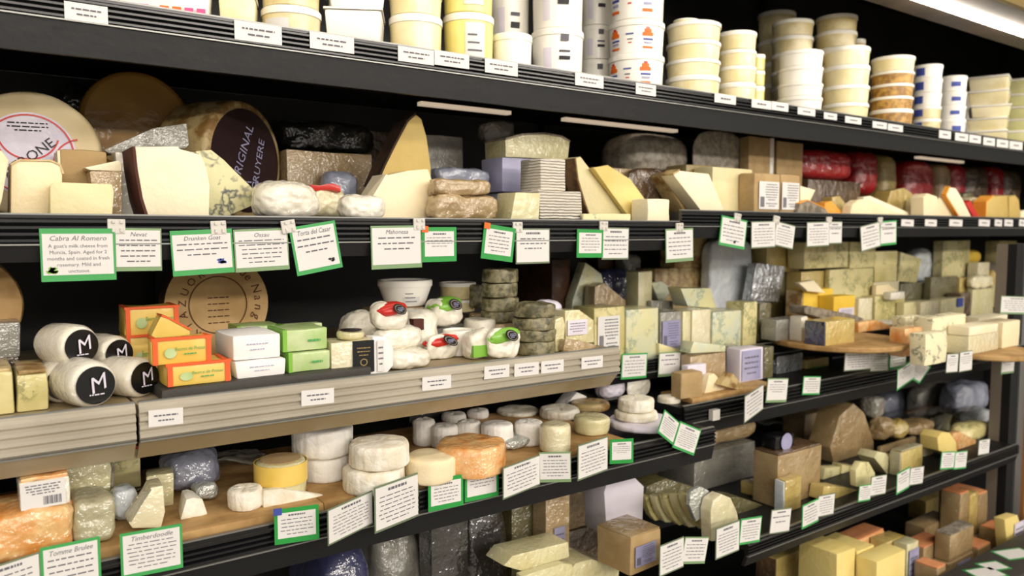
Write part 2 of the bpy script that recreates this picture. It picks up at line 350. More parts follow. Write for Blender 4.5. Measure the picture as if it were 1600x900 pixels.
# soft wrapped lump
def Lu(xl, xr, yt, yb, m, label, z=None, Y=None, d=.07, n='wrapped_cheese', c='cheese', g=None, amp=.009, pw=3.2, rz=0, fr=26, extra=None, crease=.002):
    Y = Y + DY if Y is not None else None
    xm = (xl + xr) / 2; P = place(xm, yb, Y, z)
    def bd(Yq):
        q = place(xm, yb, Yq, z); w_ = span(xl, xr, yb, Yq) * .47; return q.x - w_, q.x + w_, q.z, topz(xm, yt, Yq, q.z) - .002
    Yq, d = fit(bd, P.y, d)
    if Yq != P.y: P = place(xm, yb, Yq, z)
    W = span(xl, xr, yb, P.y); H = topz(xm, yt, P.y, P.z) - P.z
    bm = bmesh.new(); bmesh.ops.create_icosphere(bm, subdivisions=5, radius=1); s = Vector((random.random() * 90, random.random() * 90, 3))
    for v in bm.verts:
        q = v.co.normalized(); k = (abs(q.x) ** pw + abs(q.y) ** pw + abs(q.z) ** pw) ** (-1 / pw); q = q * k
        co = Vector((q.x * W / 2, d / 2 + q.y * d / 2, H / 2 + q.z * H / 2))
        nv = noise.noise_vector(co * fr + s) * amp; nn = noise.noise(co * 110 + s) * crease
        co += nv * .6 + v.co.normalized() * nn
        co.z = max(co.z, 0); co.y = max(co.y, -.004); v.co = co
    if not extra: o = obj(n, bm, m, None, P, 60); o.rotation_euler.z = R(rz); tag(o, label, c, g)
    else:
        r = thing(n, label, c, P, R(rz), g); obj('body', bm, m, r, None, 60); extra(r, W, H, d)
    return P.z + H
ORD = ['lowest', 'second up', 'third up', 'fourth up', 'fifth up', 'sixth up']
TUBMESH = {}
def tub_at(P, r, H, body, label, g=None, lidm='lid', flare=.92, rz=0, extra=None, n='plastic_tub', square=False, lidh=.16):
    REG.append((P.x - r * .85, P.x + r * .85, P.y - r * .85, P.y + r * .85, P.z, P.z + H - .001)); root = thing(n, label, 'tub', P, rz, g); lh = min(H * lidh, .009)
    if square:
        bm = bmesh.new(); v = box(bm, -r * .88, r * .88, -r * .88, r * .88, 0, H - lh)
        for q in v[4:]: q.co.x *= 1.1; q.co.y *= 1.1
        rough(bm, .006, 0); obj('container', bm, body, root)
        bm = bmesh.new(); box(bm, -r, r, -r, r, H - lh, H - .0006); rough(bm, .003, 0); obj('lid', bm, lidm, root)
    else:
        obj('container', lathe(bmesh.new(), [(0, 0), (r * flare - .003, 0), (r * flare, .002), (r * .965, H - lh * 1.6), (r * .965, H - lh), (0, H - lh)], 40), body, root)
        obj('lid', lathe(bmesh.new(), [(r * .968, H - lh * 1.5), (r * .995, H - lh * 1.5), (r, H - lh), (r, H - lh * .3), (r * .97, H - .0004), (r * .88, H - .0004), (r * .85, H - lh * .45), (0, H - lh * .45)], 40), lidm, root)
    if extra: extra(root, r, H, flare)
    return root
# a stack of tubs: ys = front y of each tub top, top first, then the bottom y
def T(xl, xr, ys, body, label, Y, z, **k):
    ys = ys[::-1]; n = len(ys) - 1; bodies = body if isinstance(body, list) else [body] * n; zz = z
    F, Cc, r, hd = cyl_at(xl, xr, 100, Y, z); xm = (xl + xr) / 2
    for i in range(n):
        zt = atY(xm, ys[i + 1], F.y).z
        if zt - zz < .01: continue
        l = label if n == 1 else '%s, %s' % (label, 'topmost' if i == n - 1 else ORD[i])
        dx = random.uniform(-.0015, .0015)
        tub_at(Vector((Cc.x + dx, Cc.y + dx, zz + .0006)), r, zt - zz, bodies[i], l, rz=-math.atan2(hd.x, hd.y) + random.uniform(-.1, .1), **k); zz = zt
    return zz
def curved_label(root, r0, r1, z0, z1, a0, a1, m, nm='paper_label', off=.0007, parent=None):
    bm = bmesh.new(); k = 8; A = []
    for i in range(k + 1):
        a = R(-90 + a0 + (a1 - a0) * i / k)
        A.append([bm.verts.new(((r_ + off + o2) * math.cos(a), (r_ + off + o2) * math.sin(a), z_)) for o2 in (0, .0006) for r_, z_ in ((r0, z0), (r1, z1))])
    for a, b in zip(A, A[1:]):
        bm.faces.new((a[2], b[2], b[3], a[3])); bm.faces.new((a[0], a[1], b[1], b[0])); bm.faces.new((a[1], a[3], b[3], b[1])); bm.faces.new((a[0], b[0], b[2], a[2]))
    return obj(nm, bm, m, parent or root)
# laminated sign: top-left, top-right px, height px
def sign(x0, y0, x1, y1, h, label, Y, yaw=None, style='E', title=None, lines=None, nl=5, clip=None, pic=None, n='sign_card', g=None, flag=None):
    TL = atY(x0, y0, Y)
    if yaw is None:
        s = (y1 - y0) / max(x1 - x0, 1); 
        vx = x0 + (362 - y0) / s if abs(s) > .02 else 1e5
        a = math.atan((vx - 800) / FPX) if vx > x0 else math.atan((vx - 800) / FPX) + math.pi
        yaw = 90 - math.degrees(a + YAW) if vx > x0 else 90 - math.degrees(a + YAW)
        yaw = max(-55, min(55, yaw))
    nrm = Vector((math.sin(R(yaw)), -math.cos(R(yaw)), 0)); r_ = ray(x1, y1); TR = O + r_ * ((TL - O).dot(nrm) / r_.dot(nrm))
    if yaw > 0:
        TR = atY(x1, y1, Y); r_ = ray(x0, y0); TL = O + r_ * ((TR - O).dot(nrm) / r_.dot(nrm))
    u = TR - TL; w_ = u.length; u.normalize(); yv = -nrm; v = u.cross(yv).normalized()
    if v.z < 0: v = -v
    H = h * mpp((TL + TR) / 2)
    root = thing(n, label, 'sign', TL, 0, g); mt = Matrix((u, u.cross(v) * -1 if False else yv, v)).transposed().to_4x4(); mt.translation = TL; root.matrix_world = mt
    bl, br, bt, bb, bc = dict(E=(.03, .03, .05, .1, 'dgreen'), G=(.09, .09, .12, .16, 'bgreen'), T=(.035, .04, .1, .12, 'green'), N=(.03, .03, .04, .05, 'olive'), B=(.05, .05, .06, .09, 'green'), P=(0, 0, 0, 0, 'lpaper'))[style]
    bm = bmesh.new(); box(bm, 0, w_, 0, .0014, -H, 0); obj('laminate', bm, bc, root)
    X0, X1, Z1, Z0 = bl * H, w_ - br * H, -bt * H, -H + bb * H
    if style != 'P': bm = bmesh.new(); box(bm, X0, X1, -.0004, .0001, Z0, Z1); obj('paper', bm, 'lpaper', root)
    bm = bmesh.new(); hh = Z1 - Z0; ww = X1 - X0; y = -.0007; mx = (X0 + X1) / 2
    if title: text(bm, title, mx, Z1 - hh * .11, hh * .17, y, 0, .25, ww * .8)
    elif style != 'P' or h > 30: dashes(bm, mx - ww * .22, mx + ww * .22, Z1 - hh * .16, Z1 - hh * .05, 1, y, .6, 1)
    if lines:
        p = hh * .76 / max(len(lines), 5)
        for i, L_ in enumerate(lines): text(bm, L_, mx, Z1 - hh * .22 - p * (i + .5), p * .8, y, 0, 0, ww * .9)
    elif style == 'P': dashes(bm, X0 + ww * .12, X1 - ww * .12, Z0 + hh * .2, Z1 - hh * .2, 2 if nl > 2 else nl, y, .3, .6)
    else: dashes(bm, X0 + ww * .06, X1 - ww * .06, Z0 + hh * (.08 if nl > 4 else .35), Z1 - hh * .2, nl, y, .22)
    flat(obj('lettering', bm, 'ink2', root))
    if pic:
        bm = bmesh.new()
        for k in range(pic[3] if len(pic) > 3 else 5):
            cxp, czp = X0 + ww * pic[1] + random.uniform(-.05, .05) * ww, Z0 + hh * pic[2] + random.uniform(-.03, .03) * ww
            q = [bm.verts.new((cxp + ww * .05 * math.cos(a * math.pi / 4) * random.uniform(.5, 1.2), -.0009, czp + ww * .03 * math.sin(a * math.pi / 4) * random.uniform(.5, 1.2))) for a in range(8)]; bm.faces.new(q)
        flat(obj('picture', bm, pic[0], root))
    if flag:
        bm = bmesh.new(); fw = ww * .2; box(bm, -.001, fw, -.0022, -.001, -fw * .75, .002); fo = obj('flag_sticker', bm, flag, root)
    if clip is not None:
        bm = bmesh.new(); cxp = clip * w_
        box(bm, cxp - .011, cxp + .011, -.0016, .0026, -.008, .012)
        for dx in (-.006, .004):
            box(bm, cxp + dx, cxp + dx + .004, -.004, -.0016, -.006, .0); box(bm, cxp + dx, cxp + dx + .004, -.005, -.0016, .006, .010)
        rough(bm, 0.0006, 0, seg=1); obj('clip', bm, 'clear', root)
    return root
# ------------------------------------------------------------------ room
def struct(name, m, *a): bm = bmesh.new(); box(bm, *a); o = obj(name, bm, m); o['kind'] = 'structure'; return o
XE = 4.1
struct('floor', 'floor', -4, 9, -8, 2.1, -.05, 0)
struct('ceiling', 'ceil', -4, 9, -8, 2.1, 3.2, 3.25)
struct('wall_back', 'ceil', -4, 9, 2.0, 2.1, 0, 3.2)
struct('wall_right', 'ceil', 9, 9.1, -8, 2.1, 0, 3.2)
# ------------------------------------------------------------------ the refrigerated case
z1, z2, z2b, z3, z3b, z4, z4b, z5, z6, z3c = [E + v for v in (.312, .018, .043, -.225, -.304, -.416, -.39, -.655, -.98, -.348)]
XS = atY(1063, 345, 1.18).x; X3 = atY(966, 545, 1.08).x; X4 = atY(1067, 643, 1.15).x; X3c = atY(1438, 500, 1.28).x; XL = -.55
case = thing('display_case', 'tall black open refrigerated cheese case with lit canopy along the aisle', 'display case', (0, 1.1, 0))
def cp(name, m, x0, x1, y0, y1, a, b): bm = bmesh.new(); box(bm, x0, x1, y0 - 1.1, y1 - 1.1, a, b); return obj(name, bm, m, case)
cp('back_panel', 'wall', XL, XE, 1.74, 1.8, .1, E + .95)
cp('end_panel', 'wall', XE, XE + .06, .9, 1.8, .0, E + .95)
cp('end_panel', 'wall', XL - .06, XL, .9, 1.8, .0, E + .95)
cp('deck', 'dark', XL, XE, .86, 1.74, z6 - .03, z6)
cp('base', 'black', XL, XE, .9, 1.8, 0, z6 - .03)
cp('roof_panel', 'dark', XL, XE, 1.14, 1.8, E + .9, E + .95)
cp('canopy', 'canopy', XL, XE, .94, 1.15, E + .604, E + .95)
cp('canopy_trim', 'gold', XL, XE, .925, .94, E + .595, E + .66)
t_ = cp('lamp_tube', 'tube', XL + .1, XE - .1, 1.038, 1.054, E + .590, E + .602)
for x in (.33, 1.34, 2.3): cp('upright', 'black', x - .02, x + .02, 1.715, 1.74, z6, E + .9)
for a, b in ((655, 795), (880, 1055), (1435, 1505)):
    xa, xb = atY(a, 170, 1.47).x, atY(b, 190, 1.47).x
    sl = bxo('shelf_reflection', 'reflglow', None, 0, xb - xa, 0, .018, 0, .008, loc=(xa, 1.46, E + .268)); tag(sl, 'pale painted reflection under the top shelf, %s' % {655: 'above the tall dark yellow wedge', 880: 'above the netted wrapped cheeses', 1435: 'above the far red waxed cheeses'}[a], 'reflection')  # weak emission draws a reflection here; no lamp hangs under the shelf
def shelf(label, X0, X1, Yf, zt, h, kind='black', rib=.03, depth=1.712):
    X0 = max(X0, XL + .004); X1 = min(X1, XE - .004); r = thing('display_shelf', label, 'shelf', (X0, Yf, zt)); W = X1 - X0
    bxo('shelf_board', 'black' if kind == 'black' else 'fascia', r, 0, W, .004, depth - Yf, -.016, 0)
    def prof(name, pts, m):
        bm = bmesh.new(); A = [bm.verts.new((0, y, z)) for y, z in pts]; Bv = [bm.verts.new((W, y, z)) for y, z in pts]; k = len(pts)
        for i in range(k): bm.faces.new((A[i], A[(i + 1) % k], Bv[(i + 1) % k], Bv[i]))
        bm.faces.new(A[::-1]); bm.faces.new(Bv); return flat(obj(name, bm, m, r))
    pts = [(.004, .004), (-.002, .004)]; nr = 4
    for i in range(nr):
        za, zb = -rib * i / nr, -rib * (i + 1) / nr
        pts += [(-.002, za), (-.006, za * .7 + zb * .3), (-.006, za * .3 + zb * .7), (-.002, zb)]
    pts += [(.004, -rib)]
    prof('price_rail', pts, 'gloss' if kind == 'black' else 'steel')
    prof('rail_edge', [(-.002, .004), (.004, .004), (.004, .006), (-.002, .006)], 'line')
    prof('rail_edge', [(-.007, -rib - .002), (.0, -rib - .002), (.0, -rib), (-.007, -rib)], 'line')
    prof('fascia', [(-.001, -rib - .002), (.004, -rib - .002), (.03, -h), (.024, -h)] if kind != 'black' else [(-.003, -rib - .002), (.004, -rib - .002), (.012, -h), (.004, -h)], 'fascia' if kind != 'black' else 'black')
    return r
shelf('black top shelf with ribbed rail, holding the stacks of white and yellow tubs', XL, XE, 1.20, z1, .075)
shelf('black second shelf, near section, with laminated signs hanging from its rail', XL, XS - .004, 1.18, z2, .058, rib=.034)
shelf('black second shelf, far section, holding boxed cheeses and orange wedges', XS, XE, 1.18, z2b, .058, rib=.03)
xs = atY(217, 660, 1.08).x
shelf('short ribbed silver shelf holding the black-labelled white rolls', XL, xs - .004, 1.08, z3, .075, 'steel', .045)
shelf('long silver ribbed shelf holding butter packs and fresh goat cheeses', xs, X3, 1.08, z3, .075, 'steel', .045)
shelf('black third shelf, far section, packed with blue cheeses', X3 + .004, X3c - .003, 1.28, z3b, .045, rib=.025)
shelf('black fourth shelf, near section, holding the white brie wheels', XL, X4 - .004, 1.06, z4, .065, rib=.03)
shelf('black fourth shelf, far section, holding tan blocks beside silver foil packs', X4, XE, 1.15, z4b, .068, rib=.035)
XD = atY(1577, 700, 1.03).x
shelf('black low extension of the third shelf under the far wooden board', X3c, XD - .01, 1.0, z3c, .03, rib=.015)
shelf('black fifth shelf, holding the fan of curved blue-edged slices', XS + .02, XD - .02, 1.0, z5, .05, rib=.025)
dk = thing('door_frame', 'grey metal door frame post standing at the far end of the case', 'door frame', (XD, 1.03, z6 + .002))
for nm, m, x0, x1, y0, y1 in (('inner_panel', 'post', .0, .012, .03, .062), ('gasket', 'dark', .0, .05, .005, .03), ('frame_post', 'alum', .05, .1, .0, .04), ('outer_trim', 'orp', .1, .2, -.01, .03)):
    bxo(nm, m, dk, x0, x1, y0, y1, 0, .94)
# ------------------------------------------------------------------ top shelf: tubs
def lab(a0=-35, a1=20, m='lpaper', f0=.2, f1=.75, ink=True):
    def ex(root, r, H, fl):
        s = curved_label(root, r * (fl + (.965 - fl) * f0), r * (fl + (.965 - fl) * f1), H * f0, H * f1, a0, a1, m)
        if ink:
            for i in range(3): curved_label(root, r * (fl + (.965 - fl) * (f0 + .1 + .15 * i)), r * (fl + (.965 - fl) * (f0 + .13 + .15 * i)), H * (f0 + .1 + .15 * i), H * (f0 + .13 + .15 * i), a0 + 6, a1 - 8 - 6 * i, 'ink2', 'print', .0016, s)
    return ex
def logo(a=22):
    def ex(root, r, H, fl):
        def p(f0, f1, a0, a1, m, off=.0009, nm='print'): return curved_label(root, r * (fl + (.965 - fl) * f0), r * (fl + (.965 - fl) * f1), H * f0, H * f1, a0, a1, m, nm, off)
        for b in (a, a - 75):
            p(.5, .6, b - 12, b + 12, 'mark'); p(.6, .7, b - 8, b + 8, 'mark'); p(.7, .76, b - 4, b + 4, 'redp'); p(.38, .43, b - 10, b + 12, 'bluem'); p(.28, .33, b - 8, b + 10, 'lilac2'); p(.14, .2, b - 11, b + 12, 'mark')
        p(.55, .59, -25, -8, 'bluem'); p(.4, .43, -22, -10, 'ink2'); p(.3, .33, -20, -12, 'redp')
    return ex
def bars(root, r, H, fl):
    curved_label(root, r * (fl + .03), r * (fl + .06), H * .35, H * .42, 5, 30, 'ink', 'print'); curved_label(root, r * (fl + .03), r * (fl + .06), H * .5, H * .54, 5, 30, 'ink2', 'print')
    curved_label(root, r * (fl + .06), r * (fl + .09), H * .72, H * .86, 8, 26, 'ink2', 'print'); curved_label(root, r * fl, r * (fl + .04), H * .12, H * .6, -30, -12, 'lilac', 'print')
f1 = 1.235
T(192, 340, [-60, 24], 'tubw', 'white carton with orange and pink prints at the left of the top shelf', f1, z1, square=True, n='printed_carton',
  extra=lambda r, rr, H, fl: [bxo('print', m, r, x * rr, x * rr + .012, -rr * .97 - .001, -rr * .9, H * .06, H * .22) for x, m in ((-.5, 'pinkm'), (-.1, 'mark'), (.15, 'mark'), (.4, 'pinkm'), (.65, 'pinkm'))])
T(345, 405, [-70, -12, 30], 'tubc', 'pale square carton beside the clear crumb tubs', f1 + .02, z1, square=True, n='carton')
T(410, 505, [-60, 8, 45], 'tubt', 'clear tub of crumbled pale cheese in the first round stack from the left', f1, z1, extra=lab(-60, -5, f0=.3, f1=.6, ink=False))
T(512, 602, [-60, -25, 12, 50], 'tubw', 'white folded cheese carton between two round stacks', f1, z1, square=True, n='cheese_carton', lidh=.05)
T(608, 692, [-60, -22, 20, 66], 'tubc', 'cream-lidded tub with crumbled cheese beside the bright yellow tub', f1, z1)
T(692, 772, [-62, 18, 82], 'tuby', 'bright yellow tub with white barcode label', f1, z1, extra=lab(-5, 42, f0=.15, f1=.8))
T(768, 832, [50, 92], 'tubw', 'low plain white tub beside the bright yellow one', f1, z1)
T(762, 828, [-40, 42], 'tubw', 'tall white tub standing behind the low plain white tub', f1 + .1, z1 + .052, extra=bars)
T(830, 912, [-62, 42, 106], 'tubw', 'large white tub with black barcode bars', f1, z1, extra=bars)
T(905, 958, [-40, 38, 92, 118], 'tubw', 'white tub with faint grey print beside the orange-logo tubs', f1 + .13, z1, extra=bars)
T(950, 1038, [-50, 28, 82, 128], 'tubw', 'white round tub with orange and blue logo', f1, z1, extra=logo())
T(1040, 1126, [30, 60, 90, 116, 140], 'tubc', 'pale yellow hummus-like tub in the stack beside the orange-logo tubs', f1, z1)
tub_at(Vector((atY(1072, 30, 1.285).x, 1.285, atY(1082, 30, f1).z)), .03, .012, 'tubc', 'small flat round tub lying on the pale yellow stack beside the orange-logo tubs')
T(1120, 1182, [46, 76, 102, 128, 150], 'tubc', 'cream tub in the narrow stack after the pale yellow one', f1 + .01, z1)
T(1168, 1196, [84, 110, 134, 154], 'tuby', 'small yellow tub half hidden behind the narrow cream stack', f1 + .08, z1)
T(1182, 1242, [14, 60, 96, 130, 152], 'tubt', 'dull tan tub in the tallest stack at the back of the top shelf', f1 + .24, z1)
T(1204, 1270, [28, 54, 80, 108, 132, 155], 'tubt', 'clear tub of tan cheese in the stack behind the milky white tubs', f1 + .13, z1)
T(1214, 1287, [76, 102, 128, 150, 164], 'tubw', 'milky white tub in the front stack before the clear tan tubs', f1, z1)
T(1272, 1338, [20, 46, 72, 100, 130, 158], 'tubt', 'clear tan tub in the tall rear stack beside the milky white tubs', f1 + .1, z1)
T(1286, 1360, [70, 100, 132, 160, 178], 'tubc', 'wide cream tub in the front stack beside the granola-like crumb tubs', f1, z1)
T(1320, 1352, [60, 76], 'tubt', 'small clear lidded cup standing on the rear tubs', f1 + .14, z1 + .215)
T(1360, 1430, [86, 110, 130, 150, 170, 190], ['granola', 'granola', 'granola', 'granola', 'tubc'], 'tub in the stack of golden crumb tubs', f1, z1)
tub_at(Vector((atY(1390, 80, 1.285).x, 1.285, atY(1394, 86, f1).z)), .028, .01, 'tubc', 'small flat tub lying on the stack of golden crumb tubs')
T(1426, 1474, [100, 122, 145, 166, 186, 198], ['tubt', 'tubt', 'tubw', 'tubw', 'tubw'], 'white-lidded tub with blue print beside the golden crumb tubs', f1 + .02, z1, extra=lab(-50, -10, 'bluem', ink=False))
T(1466, 1513, [118, 143, 165, 186, 203], 'tubw', 'white tub in the second blue-printed stack from the crumb tubs', f1 + .03, z1, extra=lab(0, 40, 'bluem', ink=False, f0=.3, f1=.6))
T(1498, 1524, [145, 168, 190, 206], 'tubw', 'small white tub wedged before the square cream cartons', f1 + .2, z1, extra=lab(-30, 10, 'lilac'))
T(1516, 1580, [118, 140, 164, 184, 204, 215], 'tubc', 'square cream tub in the stack near the far end of the top shelf', f1 + .05, z1, square=True)
T(1576, 1625, [122, 146, 166, 186, 204, 218], 'tubg', 'square green-tinted tub in the last stack of the top shelf', f1 + .07, z1, square=True)
# rail price labels on the top shelf
P1 = [(100, 168, 0, 32, 'under the printed carton at the left end'), (366, 440, 30, 34, 'under the clear crumb tubs'), (484, 553, 48, 30, 'under the folded cartons'), (622, 678, 70, 28, 'below the bright yellow tubs, first of a pair'), (679, 733, 77, 27, 'below the bright yellow tubs, second of a pair'), (758, 809, 90, 26, 'below the low plain white tub'), (899, 943, 112, 24, 'beside the orange-logo tubs'), (994, 1025, 128, 22, 'below the orange-logo tubs'), (1117, 1150, 144, 19, 'below the narrow cream stack'), (1175, 1205, 153, 18, 'before the milky white stack, first of a pair'), (1206, 1232, 157, 18, 'before the milky white stack, second of a pair'), (1247, 1274, 166, 16, 'below the milky white stack'), (1288, 1308, 174, 15, 'below the wide cream tubs'), (1321, 1346, 180, 15, 'between wide cream tubs and crumb tubs'), (1364, 1386, 188, 15, 'below the golden crumb tubs, first of a pair'), (1388, 1411, 192, 15, 'below the golden crumb tubs, second of a pair')]
for a, b, y, h, l in P1: sign(a, y + 1, b, y + 1 + (b - a) * .15, h - 5, 'white price label in the top rail, ' + l, 1.1925, 0, 'P', n='price_label', g='price labels along the top shelf rail', nl=2 if h > 20 else 1)
for a, b, y in ((1468, 1486, 202), (1493, 1513, 206), (1515, 1533, 209), (1537, 1555, 213), (1558, 1576, 216), (1578, 1598, 219)):
    sign(a, y + 1, b, y + 3.5, 12, 'small white price label in the far run of six on the top rail', 1.1925, 0, 'P', n='price_label', g='far run of price labels on the top rail', nl=1)
# ------------------------------------------------------------------ second shelf, back row
def msg(root, r):
    bm = bmesh.new(); k = 40
    def arc(cx, cz, rr, a0, a1, t, y=-.003):
        pr = None
        for i in range(k + 1):
            a = R(a0 + (a1 - a0) * i / k); c = (cx + rr * math.cos(a), cz + rr * math.sin(a)); q = [bm.verts.new((cx + (rr + s) * math.cos(a), y, cz + (rr + s) * math.sin(a))) for s in (-t, t)]
            if pr: bm.faces.new((pr[0], pr[1], q[1], q[0]))
            pr = q
    arc(0, r, r * .62, 0, 360, r * .013); arc(0, r * 1.35, r * .42, 195, 345, r * .012); arc(r * .75, r * .85, r * .42, 100, 230, r * .012); arc(-r * .75, r * .85, r * .42, -50, 80, r * .012)
    flat(obj('red_line', bm, 'redp', root))
    bm = bmesh.new(); dashes(bm, -r * .3, r * .3, r * 1.35, r * 1.52, 3, -.003, .35); text(bm, 'PATRONE', -r * .05, r * .92, r * .22, -.0032, R(38)); dashes(bm, r * .38, r * .56, r * .75, r * 1.1, 5, -.003, .3); flat(obj('lettering', bm, 'ink', root))
Fw(46, 243, 99, .075, -12, 'wheelc', 'large cream cheese wheel on edge with red-lined lilac label at the far left', 1.37, z2 + .002, 'lilac', .66, extra=msg)
Fw(214, 192, 80, .09, -4, 'ochre', 'big ochre wrapped cheese wheel standing behind the cream wheel', 1.53, None, 'ochre', .9)
B(140, 290, 274, 343, 'wdark', 'black wrapped block carrying the ochre wheel', z=z2, Y=1.5, d=.11)
Lu(98, 160, 126, 235, 'wdark', 'crumpled dark plastic bag beside the ochre wheel', Y=1.6, d=.05, n='plastic_bag', c='bag', amp=.02)
W_([(163, 234), (240, 200), (292, 192), (296, 226), (290, 232), (170, 240)], 'wgrey', 'flat grey packet lying before the ochre wheel', 1.33, .05, n='flat_packet', c='packet')
def dkm(root, r):
    bm = bmesh.new(); text(bm, 'ORIGINAL', -r * .12, r * 1.1, r * .26, -.0035, R(66), 0, r * 1.1); text(bm, 'GRUYERE', r * .28, r * .95, r * .22, -.0035, R(75), 0, r * .95); dashes(bm, -r * .3, r * .3, r * .5, r * .7, 2, -.0035, .2); flat(obj('lettering', bm, 'lilac2', root))
Fw(384, 248, 93, .11, 36, 'mott', 'tan rinded wheel on edge with dark printed face', 1.43, z2 + .002, 'plum', .86, extra=dkm)
Lu(440, 600, 186, 245, 'wdark', 'dark plastic-wrapped bundle on the tan boxed cheese', Y=1.6, d=.12, amp=.012)
B(452, 585, 238, 345, 'wtan', 'tan wrapped square cheese behind the red-topped bag', z=z2, Y=1.46, d=.12)
Lu(512, 566, 266, 345, 'bag', 'bluish plastic bag leaning on the tan square cheese', z=z2, Y=1.4, d=.05, n='plastic_bag', c='bag')
B(662, 725, 212, 345, 'wgrey', 'grey-wrapped block standing behind the tall yellow wedge', z=z2, Y=1.5, d=.1)
B(560, 620, 205, 300, 'wbrown', 'brown wrapped block at the back behind the tall yellow wedge', z=z2, Y=1.62, d=.1)
Lu(688, 772, 262, 292, 'bag', 'blue-sheened wrapped packet lying on the brown parcels', Y=1.36, d=.08, pw=5)
Lu(762, 812, 188, 225, 'wgrey', 'clear crinkled wrap tail on top of the wrapped half wheel', Y=1.5, d=.06, n='plastic_wrap', c='wrap', amp=.016)
def clab(root, W, H, d): pass
zz = B(790, 886, 302, 342, 'bag', 'lilac wrapped block under the periwinkle one', z=z2, Y=1.34, d=.08)
zz = B(786, 880, 248, 303, 'lilac2', 'periwinkle wrapped block in the middle of the stack', z=zz, Y=1.34, d=.08)
W_([(790, 250), (790, 218), (815, 211), (850, 209), (878, 214), (890, 222), (888, 250)], 'wpale', 'pale half wheel with grey band on top of the periwinkle block', 1.345, .08, z=zz, rind=(1, 5, M['grind'], .003))
Lu(992, 1092, 206, 268, 'basket', 'grey netted round cheese in clear wrap, at the back beside its brown twin', z=z2b + .09, Y=1.405, d=.16, pw=3, amp=.002)
Lu(1086, 1166, 205, 266, 'basket', 'brown netted round cheese in clear wrap, beside the tan boxes', z=z2b + .09, Y=1.395, d=.16, pw=3, amp=.002)
B(1000, 1160, 268, 345, 'wbrown', 'dark brown wrapped slab carrying the netted round cheeses', z=z2b, Y=1.4, d=.17)
B(1168, 1206, 214, 345, 'kraft', 'tan kraft box beside the brown netted cheese', z=z2b, Y=1.36, d=.12, n='cardboard_box', c='box', extra=lambda r, W, H, d: bxo('tape', 'wwhite', r, W / 2 - .016, W / 2 + .001, -.001, 0, 0, H))
B(1212, 1252, 222, 345, 'kraft', 'plain tan kraft box beside the bright red wheel', z=z2b, Y=1.37, d=.12, n='cardboard_box', c='box')
B(1262, 1345, 282, 345, 'wbrown', 'brown film-wrapped parcel under the bright red wheel', z=z2b, Y=1.37, d=.16)
zz = z2b + .078
for xl, xr, yt, yb, m, l, Yq in ((1258, 1342, 232, 280, 'red', 'bright red waxed cheese, nearest and largest of the red ones', 1.38), (1343, 1378, 234, 282, 'red', 'red waxed cheese half hidden right after the largest one', 1.44), (1380, 1406, 240, 292, 'wgold', 'ochre cheese with pale wrap between red ones', 1.5), (1422, 1466, 250, 294, 'red', 'dull red waxed cheese after the ochre one', 1.5), (1470, 1490, 255, 294, 'wtan', 'small tan wrapped cheese between the far red ones', 1.5), (1494, 1514, 254, 298, 'red', 'narrow red waxed cheese near the far end', 1.5), (1516, 1550, 258, 300, 'wbrown', 'brown wrapped cheese near the far end of the back row', 1.5), (1556, 1572, 258, 304, 'red', 'dark red cheese with pale glare near the far end', 1.5), (1574, 1600, 262, 308, 'wbrown', 'last brown wrapped cheese in the back row', 1.5)):
    Lu(xl, xr, yt, yb, m, l, z=None if xl == 1258 else zz if Yq < 1.45 else zz - .02, Y=Yq, d=.15, pw=4, amp=.004)
bxr = atY(1345, 345, 1.5).x
r_ = bxo('cheese_slab', 'wbrown', None, 0, XE - bxr - .4, 0, .17, 0, .0578, loc=(bxr, 1.49, z2b)); tag(r_, 'long dark wrapped slab under the far row of red cheeses', 'cheese')
# ------------------------------------------------------------------ second shelf, front row
Y2 = 1.2
W_([(-30, 240), (2, 234), (14, 250), (2, 312), (-6, 342), (-30, 342)], 'cream', 'cream cheese wedge cut by the left edge of the picture', Y2, .07, z2)
W_([(17, 345), (17, 258), (30, 251), (80, 252), (93, 258), (98, 272), (98, 345)], 'cream', 'thick cream wedge with speckled grey rind on top, by the cream wheel', Y2 + .035, .09, z2, rind=(1, 5, M['mott'], .002))
W_([(78, 345), (78, 290), (84, 284), (150, 287), (175, 287), (178, 300), (176, 345)], 'pale', 'short pale yellow block standing in front of two taller pieces', Y2, .03, z2)
B(99, 172, 235, 345, 'tan', 'tan-yellow block behind the short pale one', z=z2, Y=1.29, d=.06, rind=('l', M['ivory']))
W_([(132, 262), (186, 250), (191, 258), (191, 268), (142, 266)], 'ivory', 'thin ivory wedge pointing left on top of a brown-sided piece', Y2 + .045, .06)
W_([(140, 267), (191, 268), (191, 345), (150, 345)], 'wtan', 'brown-sided upright piece under the thin ivory wedge', Y2 + .04, .04, z2)
W_([(180, 236), (203, 240), (210, 345), (188, 345)], 'wwhite', 'narrow white slice standing against the dark-rinded wedge', Y2 + .05, .04, z2)
W_([(210, 229), (279, 229), (282, 237), (314, 240), (322, 262), (327, 290), (328, 345), (232, 345), (222, 310), (214, 265)], 'ivory', 'large bright ivory wedge with dark red-brown rind along one side', Y2, .09, z2, rind=(7, 10, M['wheelb'], .003))
W_([(300, 345), (306, 236), (330, 234), (350, 250), (412, 310), (400, 318), (345, 345)], 'bmould', 'large pale wedge with blue-black veins sloping to a point', Y2 + .06, .07, z2)
Lu(410, 508, 282, 345, 'wwhite', 'white paper-wrapped lump with pleats, left of the red-topped bag', z=z2, Y=Y2, d=.08, amp=.008)
